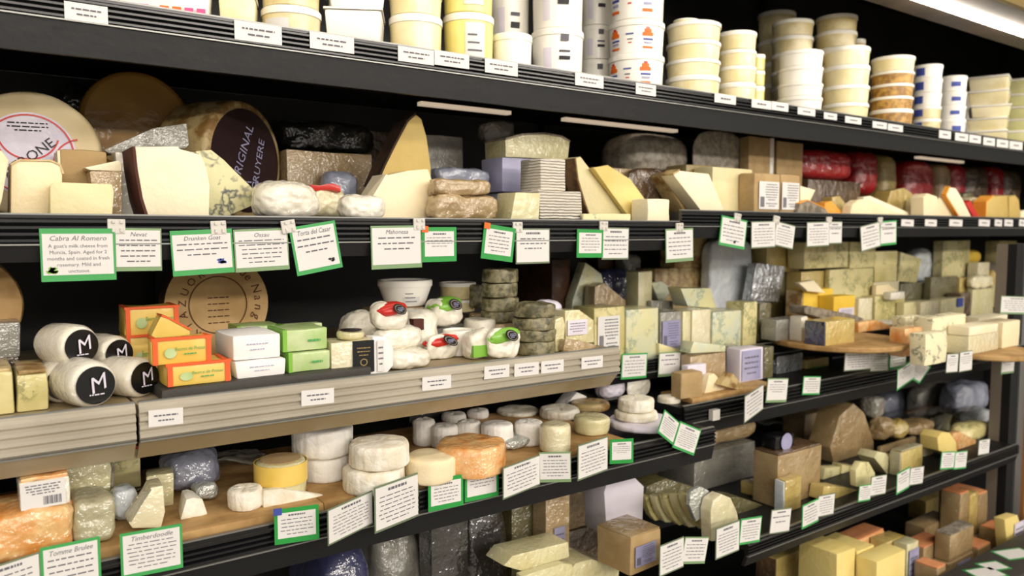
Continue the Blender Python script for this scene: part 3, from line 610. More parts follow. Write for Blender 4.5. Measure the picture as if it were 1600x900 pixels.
Lu(488, 545, 290, 345, 'wcream', 'wrapped cheese bag with red and orange top', z=z2, Y=Y2 + .015, d=.07, extra=lambda r, W, H, d: obj('red_wrapper', rough(bmesh_box(-W * .5, W * .35, -.003, d * .8, H * .8, H * 1.02), .004, .006, cuts=3, keepz=False), 'redp', r))
Lu(540, 608, 304, 345, 'wwhite', 'small white plastic-wrapped cheese before the tall wedge', z=z2, Y=Y2 - .0, d=.05, amp=.006)
W_([(590, 345), (588, 290), (602, 258), (620, 222), (637, 190), (650, 178), (659, 186), (667, 215), (673, 262), (676, 345)], 'gold2', 'tall dark yellow wedge pointing up with brown rind', 1.31, .05, z2, rind=(1, 5, M['drind'], .003))
W_([(583, 312), (606, 274), (640, 266), (668, 264), (677, 285), (683, 320), (684, 345), (584, 345)], 'cream', 'bright cream wedge in front of the tall dark yellow one', Y2, .08, z2, rind=(0, 1, M['ivory'], .004))
zz = Lu(683, 784, 304, 345, 'wtan', 'lower of two beige film-wrapped parcels', z=z2, Y=Y2, d=.08, pw=5, amp=.012)
Lu(684, 772, 280, 306, 'wtan', 'upper of two beige film-wrapped parcels, flat', z=zz - .004, Y=Y2 + .005, d=.08, pw=5, amp=.01)
zz = W_([(797, 345), (806, 300), (845, 302), (842, 345)], 'wpale', 'pale yellow piece in film with lilac side, beside the corded white block', Y2, .06, z2)
zz = B(845, 911, 299, 345, 'rope', 'white block with horizontally ribbed cloth-like rind', z=z2, Y=Y2, d=.08, tilt=-3)
B(845, 884, 248, 299, 'rope', 'small white ribbed block on top of the larger ribbed one', z=zz, Y=Y2 + .012, d=.07)
W_([(899, 247), (907, 244), (950, 300), (990, 338), (985, 345), (925, 345), (912, 310), (903, 280)], 'pale', 'narrow yellow wedge leaning right with orange rind on its lower left', Y2 + .02, .04, z2, rind=(5, 8, M['rind'], .003))
W_([(926, 262), (950, 258), (985, 280), (1022, 330), (1000, 345), (990, 345), (955, 300)], 'butter', 'second yellow wedge leaning beside the orange-rinded one', Y2 + .065, .045, z2)
B(912, 987, 334, 345, 'bmould', 'flat speckled slab lying along the shelf lip before the yellow wedges', z=z2, Y=1.185, d=.012, bev=.002)
B(1012, 1046, 311, 345, 'ivory', 'small ivory block at the end of the near section', z=z2, Y=Y2, d=.05)
B(925, 1000, 262, 345, 'wtan', 'tan wrapped block behind the leaning yellow wedges', z=z2, Y=1.34, d=.07)
Lu(984, 1050, 262, 345, 'wbrown', 'brown wrapped cheese with clear folds behind the ivory block', z=z2, Y=1.3, d=.08, amp=.012)
W_([(1036, 275), (1048, 268), (1056, 272), (1098, 326), (1092, 332), (1070, 332)], 'mott', 'brown-mottled rind edge slab leaning left of the pale leaning block', Y2 + .01, .06)
W_([(1052, 273), (1062, 266), (1108, 272), (1131, 326), (1126, 345), (1098, 345)], 'ivory', 'ivory slab with mottled brown rind leaning against the pale box', Y2 + .01, .05, z2b, rind=(0, 1, M['mott'], .003))
B(1072, 1114, 258, 345, 'khaki', 'pale khaki wrapped block behind the leaning ivory slab', z=z2b, Y=1.32, d=.07)
B(1113, 1175, 262, 345, 'pale', 'large pale upright block beside the labelled pair', z=z2b, Y=Y2 + .055, d=.06)
B(1178, 1217, 271, 345, 'kraft', 'tan pack with white price sticker, first of the labelled pair', z=z2b, Y=Y2 + .005, d=.07, st=(.15, .12, .95, .8))
B(1219, 1249, 273, 345, 'kraft', 'tan pack with white price sticker, second of the labelled pair', z=z2b, Y=Y2 + .005, d=.07, st=(.02, .12, .9, .8))
W_([(1251, 345), (1251, 290), (1274, 297), (1264, 318), (1255, 345)], 'ivory', 'white cheese triangle beside the labelled pair', Y2 + .005, .04, z2b)
W_([(1247, 345), (1249, 318), (1262, 313), (1290, 326), (1296, 345)], 'grind', 'small grey-rinded slice with orange edge', 1.19, .03, z2b, rind=(1, 3, M['orange'], .0015))
W_([(1288, 345), (1290, 316), (1300, 314), (1318, 334), (1320, 345)], 'orange', 'small bright orange slice lying before the brown parcel', Y2 + .03, .03, z2b)
W_([(1302, 345), (1300, 308), (1312, 306), (1338, 345)], 'wgold', 'amber film-wrapped wedge behind the bright orange slice', Y2 + .075, .03, z2b)
W_([(1328, 345), (1332, 320), (1342, 312), (1358, 311), (1400, 332), (1436, 341), (1436, 347)], 'cream', 'long cream wedge tapering right along the shelf lip', Y2, .04, z2b)
W_([(1346, 345), (1350, 308), (1360, 306), (1440, 346)], 'ivory', 'second long ivory wedge behind the tapering cream one', Y2 + .05, .04, z2b)
W_([(1380, 347), (1392, 298), (1412, 294), (1430, 306), (1440, 347)], 'wgold', 'wrapped rounded wedge with translucent film behind the long cream wedges', Y2 + .1, .05, z2b)
W_([(1424, 347), (1426, 312), (1440, 306), (1448, 347)], 'wcream', 'cream wedge tucked behind the twin rounded pieces', Y2 + .06, .05, z2b)
W_([(1443, 349), (1443, 308), (1450, 302), (1464, 307), (1472, 347)], 'cream', 'first rounded cream slice of the far twin pair', Y2, .04, z2b)
W_([(1468, 349), (1466, 309), (1478, 310), (1490, 322), (1498, 349)], 'cream', 'second rounded cream slice of the far twin pair', Y2 + .02, .04, z2b)
W_([(1478, 305), (1484, 292), (1494, 294), (1504, 312), (1519, 349), (1500, 349)], 'ivory', 'pale slice with bright orange rind leaning right', Y2 + .005, .05, z2b, rind=[(0, 1, M['orange'], .004), (4, 6, M['orange'], .004)])
W_([(1509, 318), (1516, 313), (1532, 349), (1522, 349)], 'redp', 'narrow red-rinded slice leaning beside the orange-rinded one', Y2 + .01, .05, z2b)
W_([(1515, 312), (1522, 308), (1534, 312), (1550, 345), (1550, 350), (1534, 350)], 'cream', 'cream slice leaning behind the narrow red rind', Y2 + .012, .05, z2b)
W_([(1540, 350), (1541, 316), (1552, 307), (1574, 305), (1576, 350)], 'gold2', 'rounded gold slice with orange left side near the far end', Y2 + .01, .04, z2b, rind=(0, 2, M['orange'], .004))
W_([(1577, 350), (1577, 308), (1586, 305), (1593, 312), (1594, 350)], 'gold2', 'last narrow gold slice of the second shelf', Y2 + .015, .04, z2b)
W_([(1594, 350), (1596, 330), (1606, 328), (1612, 350)], 'ivory', 'small pale slice at the picture edge on the second shelf', Y2 + .02, .04, z2b)
W_([(1500, 330), (1506, 303), (1520, 300), (1530, 330)], 'wolive', 'olive wrapped piece behind the leaning cream slice', Y2 + .11, .04)
W_([(1532, 330), (1536, 308), (1548, 310), (1552, 330)], 'wpale', 'pale wrapped piece behind the rounded gold slice', Y2 + .11, .04)
# signs under the second shelf
U = 'under the second shelf'
sign(61, 357, 179, 357, 82, 'laminated sign with green edges headed Cabra Al Romero', 1.171, 0, 'T', 'Cabra Al Romero', ["A goat's milk cheese from", 'Murcia, Spain. Aged for 2', 'months and coated in fresh', 'rosemary. Mild and', 'unctuous.'], clip=None, pic=('lime', .12, .12, 9))
sign(178, 356, 252, 357, 67, 'laminated sign partly behind the Cabra Al Romero sign', 1.1735, 0, 'E', 'Nevat', nl=5, clip=.05)
sign(265, 361, 362, 357, 70, 'laminated green-edged sign with small blue picture at its lower corner', 1.171, 0, 'T', 'Drunken Goat', nl=3, clip=.78, pic=('bluem', .82, .2, 7))
sign(364, 359, 449, 356, 66, 'laminated sign crammed with six text lines, between two green-edged signs', 1.1735, 0, 'E', 'Ossau', nl=6, clip=None)
sign(451, 356, 523, 344, 76, 'tilted laminated sign headed Torta del Casar with tiny dark picture', 1.17, 0, 'B', 'Torta del Casar', nl=3, clip=.0, pic=('ink', .82, .14, 4))
sign(579, 353, 658, 352, 67, 'laminated sign headed Mahonesa with three centred text lines', 1.171, 0, 'E', 'Mahonesa', nl=3, clip=.96)
sign(659, 355, 713, 355, 54, 'bright green sign with red and gold corner beside the Mahonesa sign', 1.1735, 0, 'G', nl=4, flag='mark')
sign(757, 349, 806, 357, 54, 'tilted bright green sign with orange corner flag', 1.171, 0, 'G', nl=5, flag='mark')
sign(806, 357, 859, 357, 55, 'grey-edged sign beside the tilted bright green one', 1.1735, 0, 'N', nl=3, clip=.05)
sign(902, 358, 943, 359, 44, 'small bright green sign under the leaning yellow wedges', 1.171, 0, 'G', nl=5)
sign(941, 355, 983, 356, 50, 'grey-edged sign behind the small bright green one', 1.1735, 0, 'N', nl=5, clip=.05)
sign(1040, 358, 1083, 356, 52, 'solitary sign with lower green edge at the end of the near section', 1.171, 0, 'E', nl=5, clip=.5)
sign(1128, 336, 1168, 345, 46, 'sign tilted down to the right with green lower edge, first on the far section', 1.171, 0, 'B', nl=5, clip=.6, pic=('ink', .6, .12, 3))
sign(1174, 346, 1212, 345, 42, 'plain white text sign before the box pair', 1.171, 0, 'N', nl=6)
sign(1213, 345, 1243, 353, 38, 'narrow text sign tilted beside the plain white one', 1.1725, 0, 'N', nl=6, clip=.0)
sign(1261, 347, 1296, 346, 39, 'white text sign, first of the level pair below the orange slices', 1.171, 0, 'N', nl=6)
sign(1294, 346, 1316, 346, 35, 'half-empty text sign, second of the level pair below the orange slices', 1.1735, 0, 'N', nl=2, clip=.05)
sign(1344, 354, 1374, 346, 40, 'text sign tilted up to the right beneath the tapering cream wedge', 1.171, 0, 'N', nl=5)
sign(1375, 346, 1401, 344, 38, 'text sign hanging last in the row, beside the tilted one', 1.1735, 0, 'B', nl=2, clip=.0)
for a, b in ((1409, 1428), (1446, 1464), (1484, 1504), (1530, 1547), (1555, 1566), (1570, 1583), (1593, 1602)):
    sign(a, 342.5, b, 343.5, 10.5, 'tiny white price label in the far rail of the second shelf', 1.1725, 0, 'P', n='price_label', g='price labels along the far second shelf rail', nl=1)
# ------------------------------------------------------------------ third shelf, left (silver)
Fw(-62, 480, 84, .03, 0, 'mott', 'round tan wooden disc mostly cut off by the left picture edge', 1.30, None, 'wood', .97, n='wooden_disc', c='disc')
def rou(root, r):
    bm = bmesh.new(); k = 60; pr = None
    for i in range(k + 1):
        a = 2 * math.pi * i / k; q = [bm.verts.new((r * s * math.cos(a), -.0035, r + r * s * math.sin(a))) for s in (.53, .55)]
        if pr: bm.faces.new((pr[0], pr[1], q[1], q[0]))
        pr = q
    for ch, a in zip('ROUZAIRE', (118, 137, 156, 175, 194, 213, 232, 251)): text(bm, ch, r * .66 * math.cos(R(a)), r + r * .66 * math.sin(R(a)), r * .2, -.0035, R(a - 90 if a < 118 else a - 90))
    for ch, a in zip('Brie de Nangis', (100, 88, 80, 72, 62, 52, 42, 33, 22, 8, -6, -20, -32, -42)):
        if ch != ' ': text(bm, ch, r * .78 * math.cos(R(a)), r + r * .78 * math.sin(R(a)), r * .24, -.0035, R(a - 90), .2)
    for i in range(5): dashes(bm, -r * .33, r * .33, r * (.62 + .12 * i), r * (.7 + .12 * i), 1, -.0035, .25)
    flat(obj('lettering', bm, 'brown', root))
Fw(341, 492, 82, .035, 4, 'drind', 'round tan wooden disc with brown circular lettering behind the butter packs', 1.42, z3 + .001, 'woodl', .97, n='wooden_disc', c='disc', extra=rou)
B(-30, 34, 505, 560, 'wgrey', 'grey-white wrapped block at the far left above the herbed blocks', Y=1.24, d=.09)
B(-60, 24, 583, 660, 'wfol', 'yellow herb-speckled block cut by the left picture edge', z=z3, Y=1.12, d=.1, rind=('t', M['mott']))
B(29, 79, 583, 660, 'wfol', 'yellow herb-speckled block with mottled brown top beside the black-faced rolls', z=z3, Y=1.12, d=.1, rind=('t', M['mott']))
B(-60, 34, 549, 575, 'wtan', 'brown mottled wrapped slab behind the herb-speckled blocks', z=z3 + .05, Y=1.24, d=.08)
B(-60, 34, 560, 600, 'wbrown', 'low dark wrapped block supporting the mottled slab at the far left', z=z3, Y=1.235, d=.1)
def mlg(root, r):
    bm = bmesh.new(); text(bm, 'M', 0, r * 1.05, r * .95, -.004, R(20), .3); dashes(bm, -r * .5, r * .5, r * .55, r * .68, 1, -.004, .4); flat(obj('lettering', bm, 'lilac', root))
for cx, cy, ry, Yq, z, phi, l in ((100, 603, 32, 1.15, z3, 8, 'lower row, beside the herb-speckled block'), (149, 604, 37, 1.095, z3, 18, 'nearest and largest, lower row'), (226, 597, 31, 1.13, z3, 30, 'lower row, beside the butter packs'), (127, 541, 33, 1.15, None, 25, 'upper row, first and largest'), (186, 553, 28, 1.19, None, 25, 'upper row, second')):
    Fw(cx, cy, ry, .07, phi, 'wwhite', 'white cheese roll with black monogram face, ' + l, Yq, z, 'gloss', .8, n='cheese_roll', extra=mlg, bev=.01)
sl = W_([(248, 632), (255, 606), (330, 600), (440, 588), (580, 574), (584, 592), (440, 612), (300, 628), (262, 634)], 'slate', 'dark slate tray under the butter packs', 1.085, .12, z3, n='slate_tray', c='tray') if 0 else None
def tray(a, b, ya, yb, th, d, m, label, z, n, c, rz=0, Yf=None):
    A, Bp = atZ(a, ya, z + th), atZ(b, yb, z + th); Yf = Yf or A.y; W = Bp.x - A.x
    bm = bmesh.new(); box(bm, 0, W, 0, d, 0, th); rough(bm, .004, .0012, cuts=2); o = obj(n, bm, m, None, (A.x, Yf, z + .0008)); o.rotation_euler.z = R(rz); tag(o, label, c); return z + th
zt = tray(250, 584, 607, 575, .016, .20, 'slate', 'dark slate tray under the butter packs', z3, 'slate_tray', 'tray', Yf=1.085)
def butter(r, W, H, d):
    for x0, x1 in ((-W / 2 + W * .02, -W / 2 + W * .1), (W / 2 - W * .1, W / 2 - W * .02)): bxo('orange_stripe', 'orangep', r, x0, x1, -.0024, d + .001, .001, H + .0014)
    bxo('orange_stripe', 'orangep', r, -W / 2, W / 2, -.0022, .004, H - .002, H + .0018)
    bm = bmesh.new(); text(bm, 'Beurre de Presse', W * .12, H * .6, H * .2, -.0034, 0, .2, W * .5); dashes(bm, -W * .05, W * .3, H * .3, H * .48, 1, -.0034, .3); flat(obj('lettering', bm, 'green', r))
    bm = bmesh.new(); v = [bm.verts.new((-W * .2 + W * .1 * math.cos(a), -.003, H * .45 + H * .2 * math.sin(a))) for a in [i * math.pi / 6 for i in range(12)]]; bm.faces.new(v); flat(obj('picture', bm, 'limep', r))
bk = dict(n='butter_pack', c='butter', d=.06, extra=butter)
z_ = B(261, 363, 567, 606, 'yelp', 'yellow and orange butter pack, lowest and nearest on the tray', z=zt, Y=1.095, **bk)
B(238, 333, 528, 570, 'yelp', 'yellow and orange butter pack, middle of the front pile', z=z_, Y=1.098, **bk)
zb = B(200, 262, 524, 600, 'yelp', 'yellow butter pack mostly hidden under the rear one', z=z3, Y=1.24, **bk)
z_ = B(196, 282, 480, 522, 'yelp', 'yellow and orange butter pack, rear, behind the tilted one', z=zb, Y=1.24, **bk)
W_([(236, 524), (252, 494), (262, 497), (298, 516), (296, 527), (240, 531)], 'yelp', 'yellow butter pack leaning as a triangle before the rear pack', 1.2, .035, n='butter_pack', c='butter', rind=(1, 3, M['orangep'], .002))
pr = lambda r, W, H, d: flat(obj('lettering', (lambda bm: (dashes(bm, -W * .25, W * .25, H * .3, H * .75, 2, -.0026, .2), bm)[1])(bmesh.new()), 'lilac2', r))
z_ = B(370, 448, 562, 594, 'paper', 'white paper-wrapped butter pack, lower of two', z=zt, Y=1.1, d=.1, n='butter_pack', c='butter', extra=pr)
B(365, 439, 523, 562, 'paper', 'white paper-wrapped butter pack, upper of two', z=z_, Y=1.105, d=.1, n='butter_pack', c='butter', extra=pr)
def grn(r, W, H, d):
    bxo('green_panel', 'lime', r, -W * .5 - .0006, -W * .42, -.0022, d, .001, H + .0005)
    bm = bmesh.new(); dashes(bm, -W * .05, W * .4, H * .35, H * .6, 1, -.0026, .4); flat(obj('lettering', bm, 'green', r))
z_ = B(452, 516, 549, 582, 'limep', 'light green butter pack, lower of two beside the white packs', z=zt, Y=1.105, d=.07, n='butter_pack', c='butter', extra=grn)
B(443, 514, 514, 549, 'limep', 'light green butter pack, upper of two beside the white packs', z=z_, Y=1.11, d=.07, n='butter_pack', c='butter', extra=grn)
B(372, 440, 508, 545, 'limep', 'green butter pack lying behind the white packs', z=z_ - .03, Y=1.225, d=.05, n='butter_pack', c='butter', extra=grn)
B(440, 505, 506, 545, 'limep', 'green butter pack lying behind the light green pair', z=z_ - .03, Y=1.2, d=.05, n='butter_pack', c='butter', extra=grn)
def blk(r, W, H, d):
    bxo('black_label', 'gloss', r, 0, W * .52, -.0028, -.0005, H * .12, H); bxo('white_tray', 'paper', r, -W * .5, W * .55, -.004, d, 0, H * .1)
    bm = bmesh.new(); text(bm, 'O', W * .26, H * .4, H * .3, -.0034); dashes(bm, W * .08, W * .44, H * .55, H * .85, 3, -.0034, .3); flat(obj('lettering', bm, 'gold', r))
z_ = B(520, 582, 533, 580, 'wcream', 'clear tray pack of pale cheese with a black label', z=z3, Y=1.1, d=.05, rz=-6, n='cheese_pack', c='cheese pack', extra=blk)
Dc(527, 570, 519, 534, 'wpale', 'small round yellow cheese with dark top on the black-labelled pack', z=z_, Y=1.105, top='plum')
W_([(582, 584), (583, 526), (604, 526), (616, 545), (615, 572), (604, 586)], 'paper', 'white rounded slab standing beside the black-labelled pack', 1.095, .03, z3, st=(.2, .1, .5, .9, 'lpaper', 'l'))
def redcap(cl='redp'):
    def ex(r, W, H, d):
        bm = bmesh.new(); bmesh.ops.create_icosphere(bm, subdivisions=4, radius=1)
        for v in bm.verts:
            q = v.co; s = 1 + noise.noise(q * 3) * .12; v.co = Vector((q.x * W * .5 * s - q.z * W * .08, d * .45 + q.y * d * .58, H * .74 + max(q.z, -.55) * H * .27 + q.x * H * .12))
        obj('printed_top', bm, cl, r)
        def oval(rx, rz_, y, m, par, nm):
            b2 = lathe(bmesh.new(), [(0, -.0007), (1, -.0007), (1, .0007), (0, .0007)], 28)
            for v in b2.verts: v.co = Vector((W * .08 + v.co.x * rx * math.cos(.5) + v.co.y * rz_ * math.sin(.5), y - v.co.z, H * .8 - v.co.x * rx * math.sin(.5) + v.co.y * rz_ * math.cos(.5)))
            return obj(nm, b2, m, par)
        ob = oval(W * .22, H * .17, -.0095, 'gloss', r, 'oval_badge')
        oval(W * .18, H * .135, -.0105, 'grind', ob, 'emblem'); oval(W * .15, H * .11, -.0115, 'gloss', ob, 'emblem')
        b3 = bmesh.new(); dashes(b3, -W * .02, W * .18, H * .72, H * .88, 3, -.0126, .5); flat(obj('lettering', b3, 'lilac2', ob))
    return ex
z_ = Lu(612, 682, 548, 586, 'wwhite', 'white goat cheese log, lower of two', z=z3, Y=1.1, d=.06, n='goat_cheese_log', amp=.003)
zg = Lu(592, 668, 512, 550, 'wwhite', 'white goat cheese log, upper of two', z=z_ - .003, Y=1.1, d=.06, n='goat_cheese_log', amp=.003)
Lu(592, 642, 474, 514, 'wwhite', 'white cheese bag with red top and oval badge, above the two logs', z=zg - .004, Y=1.12, d=.045, n='cheese_bag', extra=redcap())
Lu(545, 600, 490, 560, 'wwhite', 'white wrapped bag with a touch of red, behind the black-labelled pack', z=z3, Y=1.22, d=.06, n='cheese_bag', extra=lambda r, W, H, d: bxo('red_print', 'redp', r, -W * .3, 0, -.005, .01, H * .35, H * .55))
Lu(640, 692, 486, 560, 'wwhite', 'white wrapped bag with dark red corner beside the upper badge bag', z=z3, Y=1.18, d=.06, n='cheese_bag', extra=lambda r, W, H, d: bxo('red_print', 'wheelb', r, -W * .4, -W * .1, -.005, .012, H * .62, H * .85))
Lu(668, 723, 524, 578, 'wwhite', 'white cheese bag with red top and oval badge, lowest at the shelf front', z=z3, Y=1.1, d=.045, n='cheese_bag', extra=redcap())
Lu(680, 728, 466, 512, 'wwhite', 'green-topped cheese bag with oval badge, upper', Y=1.22, d=.05, n='cheese_bag', extra=redcap('lime'))
Lu(736, 772, 516, 568, 'wwhite', 'green-wrapped cheese bag behind the front badge bag', z=z3, Y=1.125, d=.045, n='cheese_bag', extra=lambda r, W, H, d: bxo('green_band', 'lime', r, -W * .42, W * .4, -.003, d * .8, H * .1, H * .5))
Lu(768, 815, 514, 567, 'wwhite', 'white cheese bag with green band and oval badge near the herbed stacks', z=z3, Y=1.105, d=.045, n='cheese_bag', extra=redcap('lime'))
B(682, 735, 508, 560, 'wgrey', 'grey wrapped base block under the upper green-topped bag', z=z3, Y=1.22, d=.06)
zq = B(592, 668, 482, 560, 'wtan', 'pale wrapped block hidden under the flared white tub', z=z3, Y=1.27, d=.07)
T(586, 672, [440, 484], 'tubw', 'white flared tub with round grey logo standing at the back', 1.27, zq, flare=.72, extra=lab(-10, 35, 'lpaper', .1, .6))
T(690, 741, [518, 566], 'tubw', 'white flared tub with dark logo beside the front badge bag', 1.165, z3, flare=.72, extra=lab(15, 50, 'drind', .15, .5, False))
T(684, 742, [443, 470, 500], 'tubt', 'small clear round tub at the back behind the green-topped bag', 1.32, z3 + .06, flare=.9)
z_ = B(690, 745, 495, 560, 'wbrown', 'dark wrapped block under the small clear tubs', z=z3, Y=1.31, d=.08)
Dc(725, 775, 500, 560, 'wwhite', 'thick white round cheese behind the green-wrapped bags', z=z3, Y=1.2)
HB = [(751, 809, 507, 488), (751, 809, 488, 466), (752, 808, 466, 443), (753, 809, 443, 421)]
zz = z3 + .0
zz = Dc(752, 810, 505, 552, 'wtan', 'tan round cheese under the rear herbed stack', z=z3, Y=1.2)
for i, (xl, xr, yb, yt) in enumerate(HB): zz = Dc(xl, xr, yt, yb, 'herb', 'herb-coated round cheese in the taller rear stack, ' + ORD[i] if i < 3 else 'herb-coated round cheese topping the taller rear stack', z=zz, Y=1.2, bev=.003, amp=.0025)
Dc(733, 756, 445, 490, 'herb', 'herb-coated round cheese peeking behind the taller herbed stack', z=z3 + .07, Y=1.3)
Dc(733, 756, 490, 550, 'wtan', 'tan round cheese under the peeking herbed one', z=z3, Y=1.3)
zz = z3
for i, (yt, yb) in enumerate(((536, 560), (518, 536), (498, 518), (477, 498))): zz = Dc(802, 868, yt, yb, 'herb', 'herb-coated round cheese in the front stack, ' + (ORD[i] if i < 3 else 'topmost'), z=zz, Y=1.1, bev=.003, amp=.0025)
W_([(868, 553), (866, 500), (880, 494), (883, 506), (880, 552)], 'wpale', 'narrow pale wedge beside the front herbed stack', 1.115, .05, z3)
W_([(884, 548), (883, 486), (905, 484), (928, 500), (929, 546)], 'wpale', 'pale wrapped wedge with lilac price label at the silver shelf end', 1.17, .05, z3, st=(.06, .28, .72, .72, 'lilac', 'l'))
W_([(880, 548), (884, 530), (905, 532), (932, 540), (928, 550), (900, 553)], 'wtan', 'flat beige wrapped slice lying at the silver shelf end', 1.095, .04, z3)
Lu(846, 884, 470, 545, 'lilac', 'lilac plastic-wrapped piece behind the front herbed stack', z=z3, Y=1.22, d=.05)
for a, b, y, h, l in ((471, 522, 611, 24, 'under the light green butter packs'), (660, 705, 590, 21, 'under the front badge bag'), (757, 796, 573, 20, 'first of three near the herbed stacks'), (804, 842, 569, 20, 'second of three near the herbed stacks'), (846, 881, 565, 19, 'third of three near the herbed stacks'), (909, 942, 559, 18, 'at the end of the silver rail'), (232, 286, 642, 26, 'below the slate tray')):
    sign(a, y, b, y - (b - a) * .1, h, 'white price label on the silver rail, ' + l, 1.0725, 0, 'P', n='price_label', nl=3)
# ------------------------------------------------------------------ third shelf, right: blue cheeses
DY = .13
B(862, 890, 405, 545, 'brick', 'tall dark brown rinded block at the back, with pale cut face', z=z3b, Y=1.42, d=.16, rz=0)
W_([(893, 545), (895, 470), (915, 410), (940, 428), (943, 445), (935, 545)], 'blue', 'pale cut face piece leaning on the dark brown block', 1.385, .03, z3b)
W_([(925, 545), (930, 448), (944, 442), (978, 470), (978, 545)], 'wtan', 'brownish wrapped triangle before the navy bag', 1.33, .04, z3b)
Lu(940, 1000, 420, 545, 'navy', 'navy blue plastic-wrapped cheese at the back', z=z3b, Y=1.43, d=.08)
B(935, 985, 400, 425, 'brick', 'reddish brown slab lying above the navy bag', Y=1.56, d=.1)
Lu(978, 1006, 398, 430, 'wgrey', 'crinkled clear wrap above the navy bag', Y=1.5, d=.06, n='plastic_wrap', c='wrap')
B(997, 1018, 424, 545, 'wpale', 'narrow pale upright slice before the brown-crusted slab', z=z3b, Y=1.33, d=.05)
W_([(1018, 442), (1034, 440), (1050, 450), (1034, 482)], 'blue', 'pale triangle pointing down before the brown-crusted slab', 1.33, .03)
W_([(1018, 545), (1018, 470), (1052, 470), (1052, 545)], 'wgrey', 'grey wrapped block under the downward triangle', 1.31, .04, z3b)
zz = B(1024, 1125, 418, 545, 'mott', 'brown-crusted veined slab standing at the back', z=z3b, Y=1.4, d=.07)
B(1055, 1106, 372, 416, 'mott', 'brown-crusted piece with dark wrap on top of the veined slab', z=zz, Y=1.41, d=.06)
W_([(1064, 450), (1110, 450), (1120, 482), (1075, 479)], 'blue', 'pale veined slice tilted on top of the front blocks', 1.24, .05)
Lu(1110, 1176, 374, 545, 'gblue', 'tall pale blue-grey rounded cheese standing upright', z=z3b, Y=1.36, d=.08, pw=6, amp=.004)
W_([(1172, 470), (1182, 411), (1228, 416), (1217, 472)], 'foil', 'silver foil-wrapped square pack leaning beside the blue-grey cheese', 1.3, .03, n='foil_pack')
B(1172, 1222, 470, 545, 'wolive', 'olive wrapped block under the silver foil square', z=z3b, Y=1.3, d=.06)
# front row
B(929, 976, 480, 557, 'wfol', 'large yellow-green block with big white price sticker', z=z3b, Y=1.165, d=.08, st=(.08, .25, .8, .85))
B(978, 1029, 482, 557, 'blue', 'yellow block with green-blue vertical veins beside the price-stickered one', z=z3b, Y=1.165, d=.08)
B(1032, 1064, 487, 549, 'wgrey', 'grey wrapped block with lilac sticker in the front row', z=z3b, Y=1.17, d=.06, st=(.05, .2, .9, .8, 'lilac2', 'c'))
B(1066, 1078, 487, 549, 'wpale', 'thin pale slice beside the lilac-stickered block', z=z3b, Y=1.17, d=.06)
B(1081, 1110, 484, 545, 'wcream', 'cream wrapped block under the tilted veined slice', z=z3b, Y=1.17, d=.06)
B(1113, 1158, 486, 540, 'blue', 'smooth pale green-cream block in the front row', z=z3b, Y=1.17, d=.07)
B(1161, 1183, 472, 533, 'roq', 'pale yellow upright slice after the smooth green-cream block', z=z3b, Y=1.17, d=.06)
B(1186, 1204, 474, 530, 'wolive', 'olive upright slice before the round board', z=z3b, Y=1.19, d=.06)
W_([(1030, 556), (1030, 536), (1070, 548), (1078, 553), (1060, 558)], 'roq', 'small pale wedge lying before the lilac-stickered block', 1.155, .012, z3b)
# round boards
def board(xl, xr, yb, z, label, th=.014):
    Fp, Cc, r, hd = cyl_at(xl, xr, yb, None, z + th)
    o = obj('serving_board', lathe(bmesh.new(), [(0, 0), (r - .003, 0), (r, .003), (r, th - .003), (r - .003, th), (0, th)], 64), 'wood', None, (Cc.x, Cc.y, z + .0008)); tag(o, label, 'board'); return z + th, Fp
zb1, F1 = board(1198, 1418, 543, z3b, 'round wooden board with the orange-edged cheeses on the third shelf')
zb2, F2 = board(1446, 1625, 556, z3c, 'round wooden board at the far end of the third shelf')
b1 = dict(z=zb1)
B(1213, 1250, 498, 531, 'wgrey', 'flat greenish wrapped block at the rim of the round board', z=zb1, d=.05)
B(1252, 1262, 495, 533, 'wwhite', 'thin crinkled wrapped slice on the board, before the yellow cheese', z=zb1, d=.05)
zt2 = B(1290, 1336, 500, 538, 'wgold', 'tan block with dark blue side under the mottled slab', z=zb1, d=.06, rind=('l', M['navy']))
W_([(1257, 480), (1262, 478), (1336, 492), (1352, 499), (1330, 505), (1300, 502), (1258, 490)], 'grind', 'grey mottled rind slab lying across the front pieces', 1.075, .05)
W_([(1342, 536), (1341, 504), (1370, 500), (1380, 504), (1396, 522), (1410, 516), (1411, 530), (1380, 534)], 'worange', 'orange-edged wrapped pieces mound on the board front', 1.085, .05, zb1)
Lu(1376, 1412, 502, 533, 'wwhite', 'crinkled white wrapped piece with lilac tag on the round board', z=zb1, Y=1.1, d=.05, extra=lambda r, W, H, d: bxo('lilac_tag', 'lilac', r, 0, W * .5, -.007, .0, H * .7, H))
B(1302, 1336, 462, 497, 'yellow', 'bright yellow pack with white and silver label', z=None, Y=1.17, d=.05, st=(.2, .02, .9, .45, 'lilac', 'l'))
B(1302, 1338, 498, 535, 'wtan', 'tan wrapped block under the bright yellow pack', z=zb1, Y=1.17, d=.05)
B(1254, 1300, 452, 535, 'yellow', 'tall golden yellow block with brownish left side', z=zb1, Y=1.2, d=.06, rind=('l', M['mott']))
B(1340, 1362, 466, 534, 'wcream', 'upright cream slice beside the bright yellow pack', z=zb1, Y=1.17, d=.04)
B(1366, 1412, 462, 534, 'wfol', 'mottled cream and brown blue cheese chunk on the board', z=zb1, Y=1.2, d=.05)
W_([(1248, 442), (1272, 438), (1290, 458), (1262, 455)], 'ivory', 'small ivory slice lying on the tall golden block', 1.2, .04)
z3r = z3b
B(1198, 1250, 376, 425, 'wgold', 'square yellow shiny-wrapped cheese high behind the foil pack', Y=1.34, d=.06)
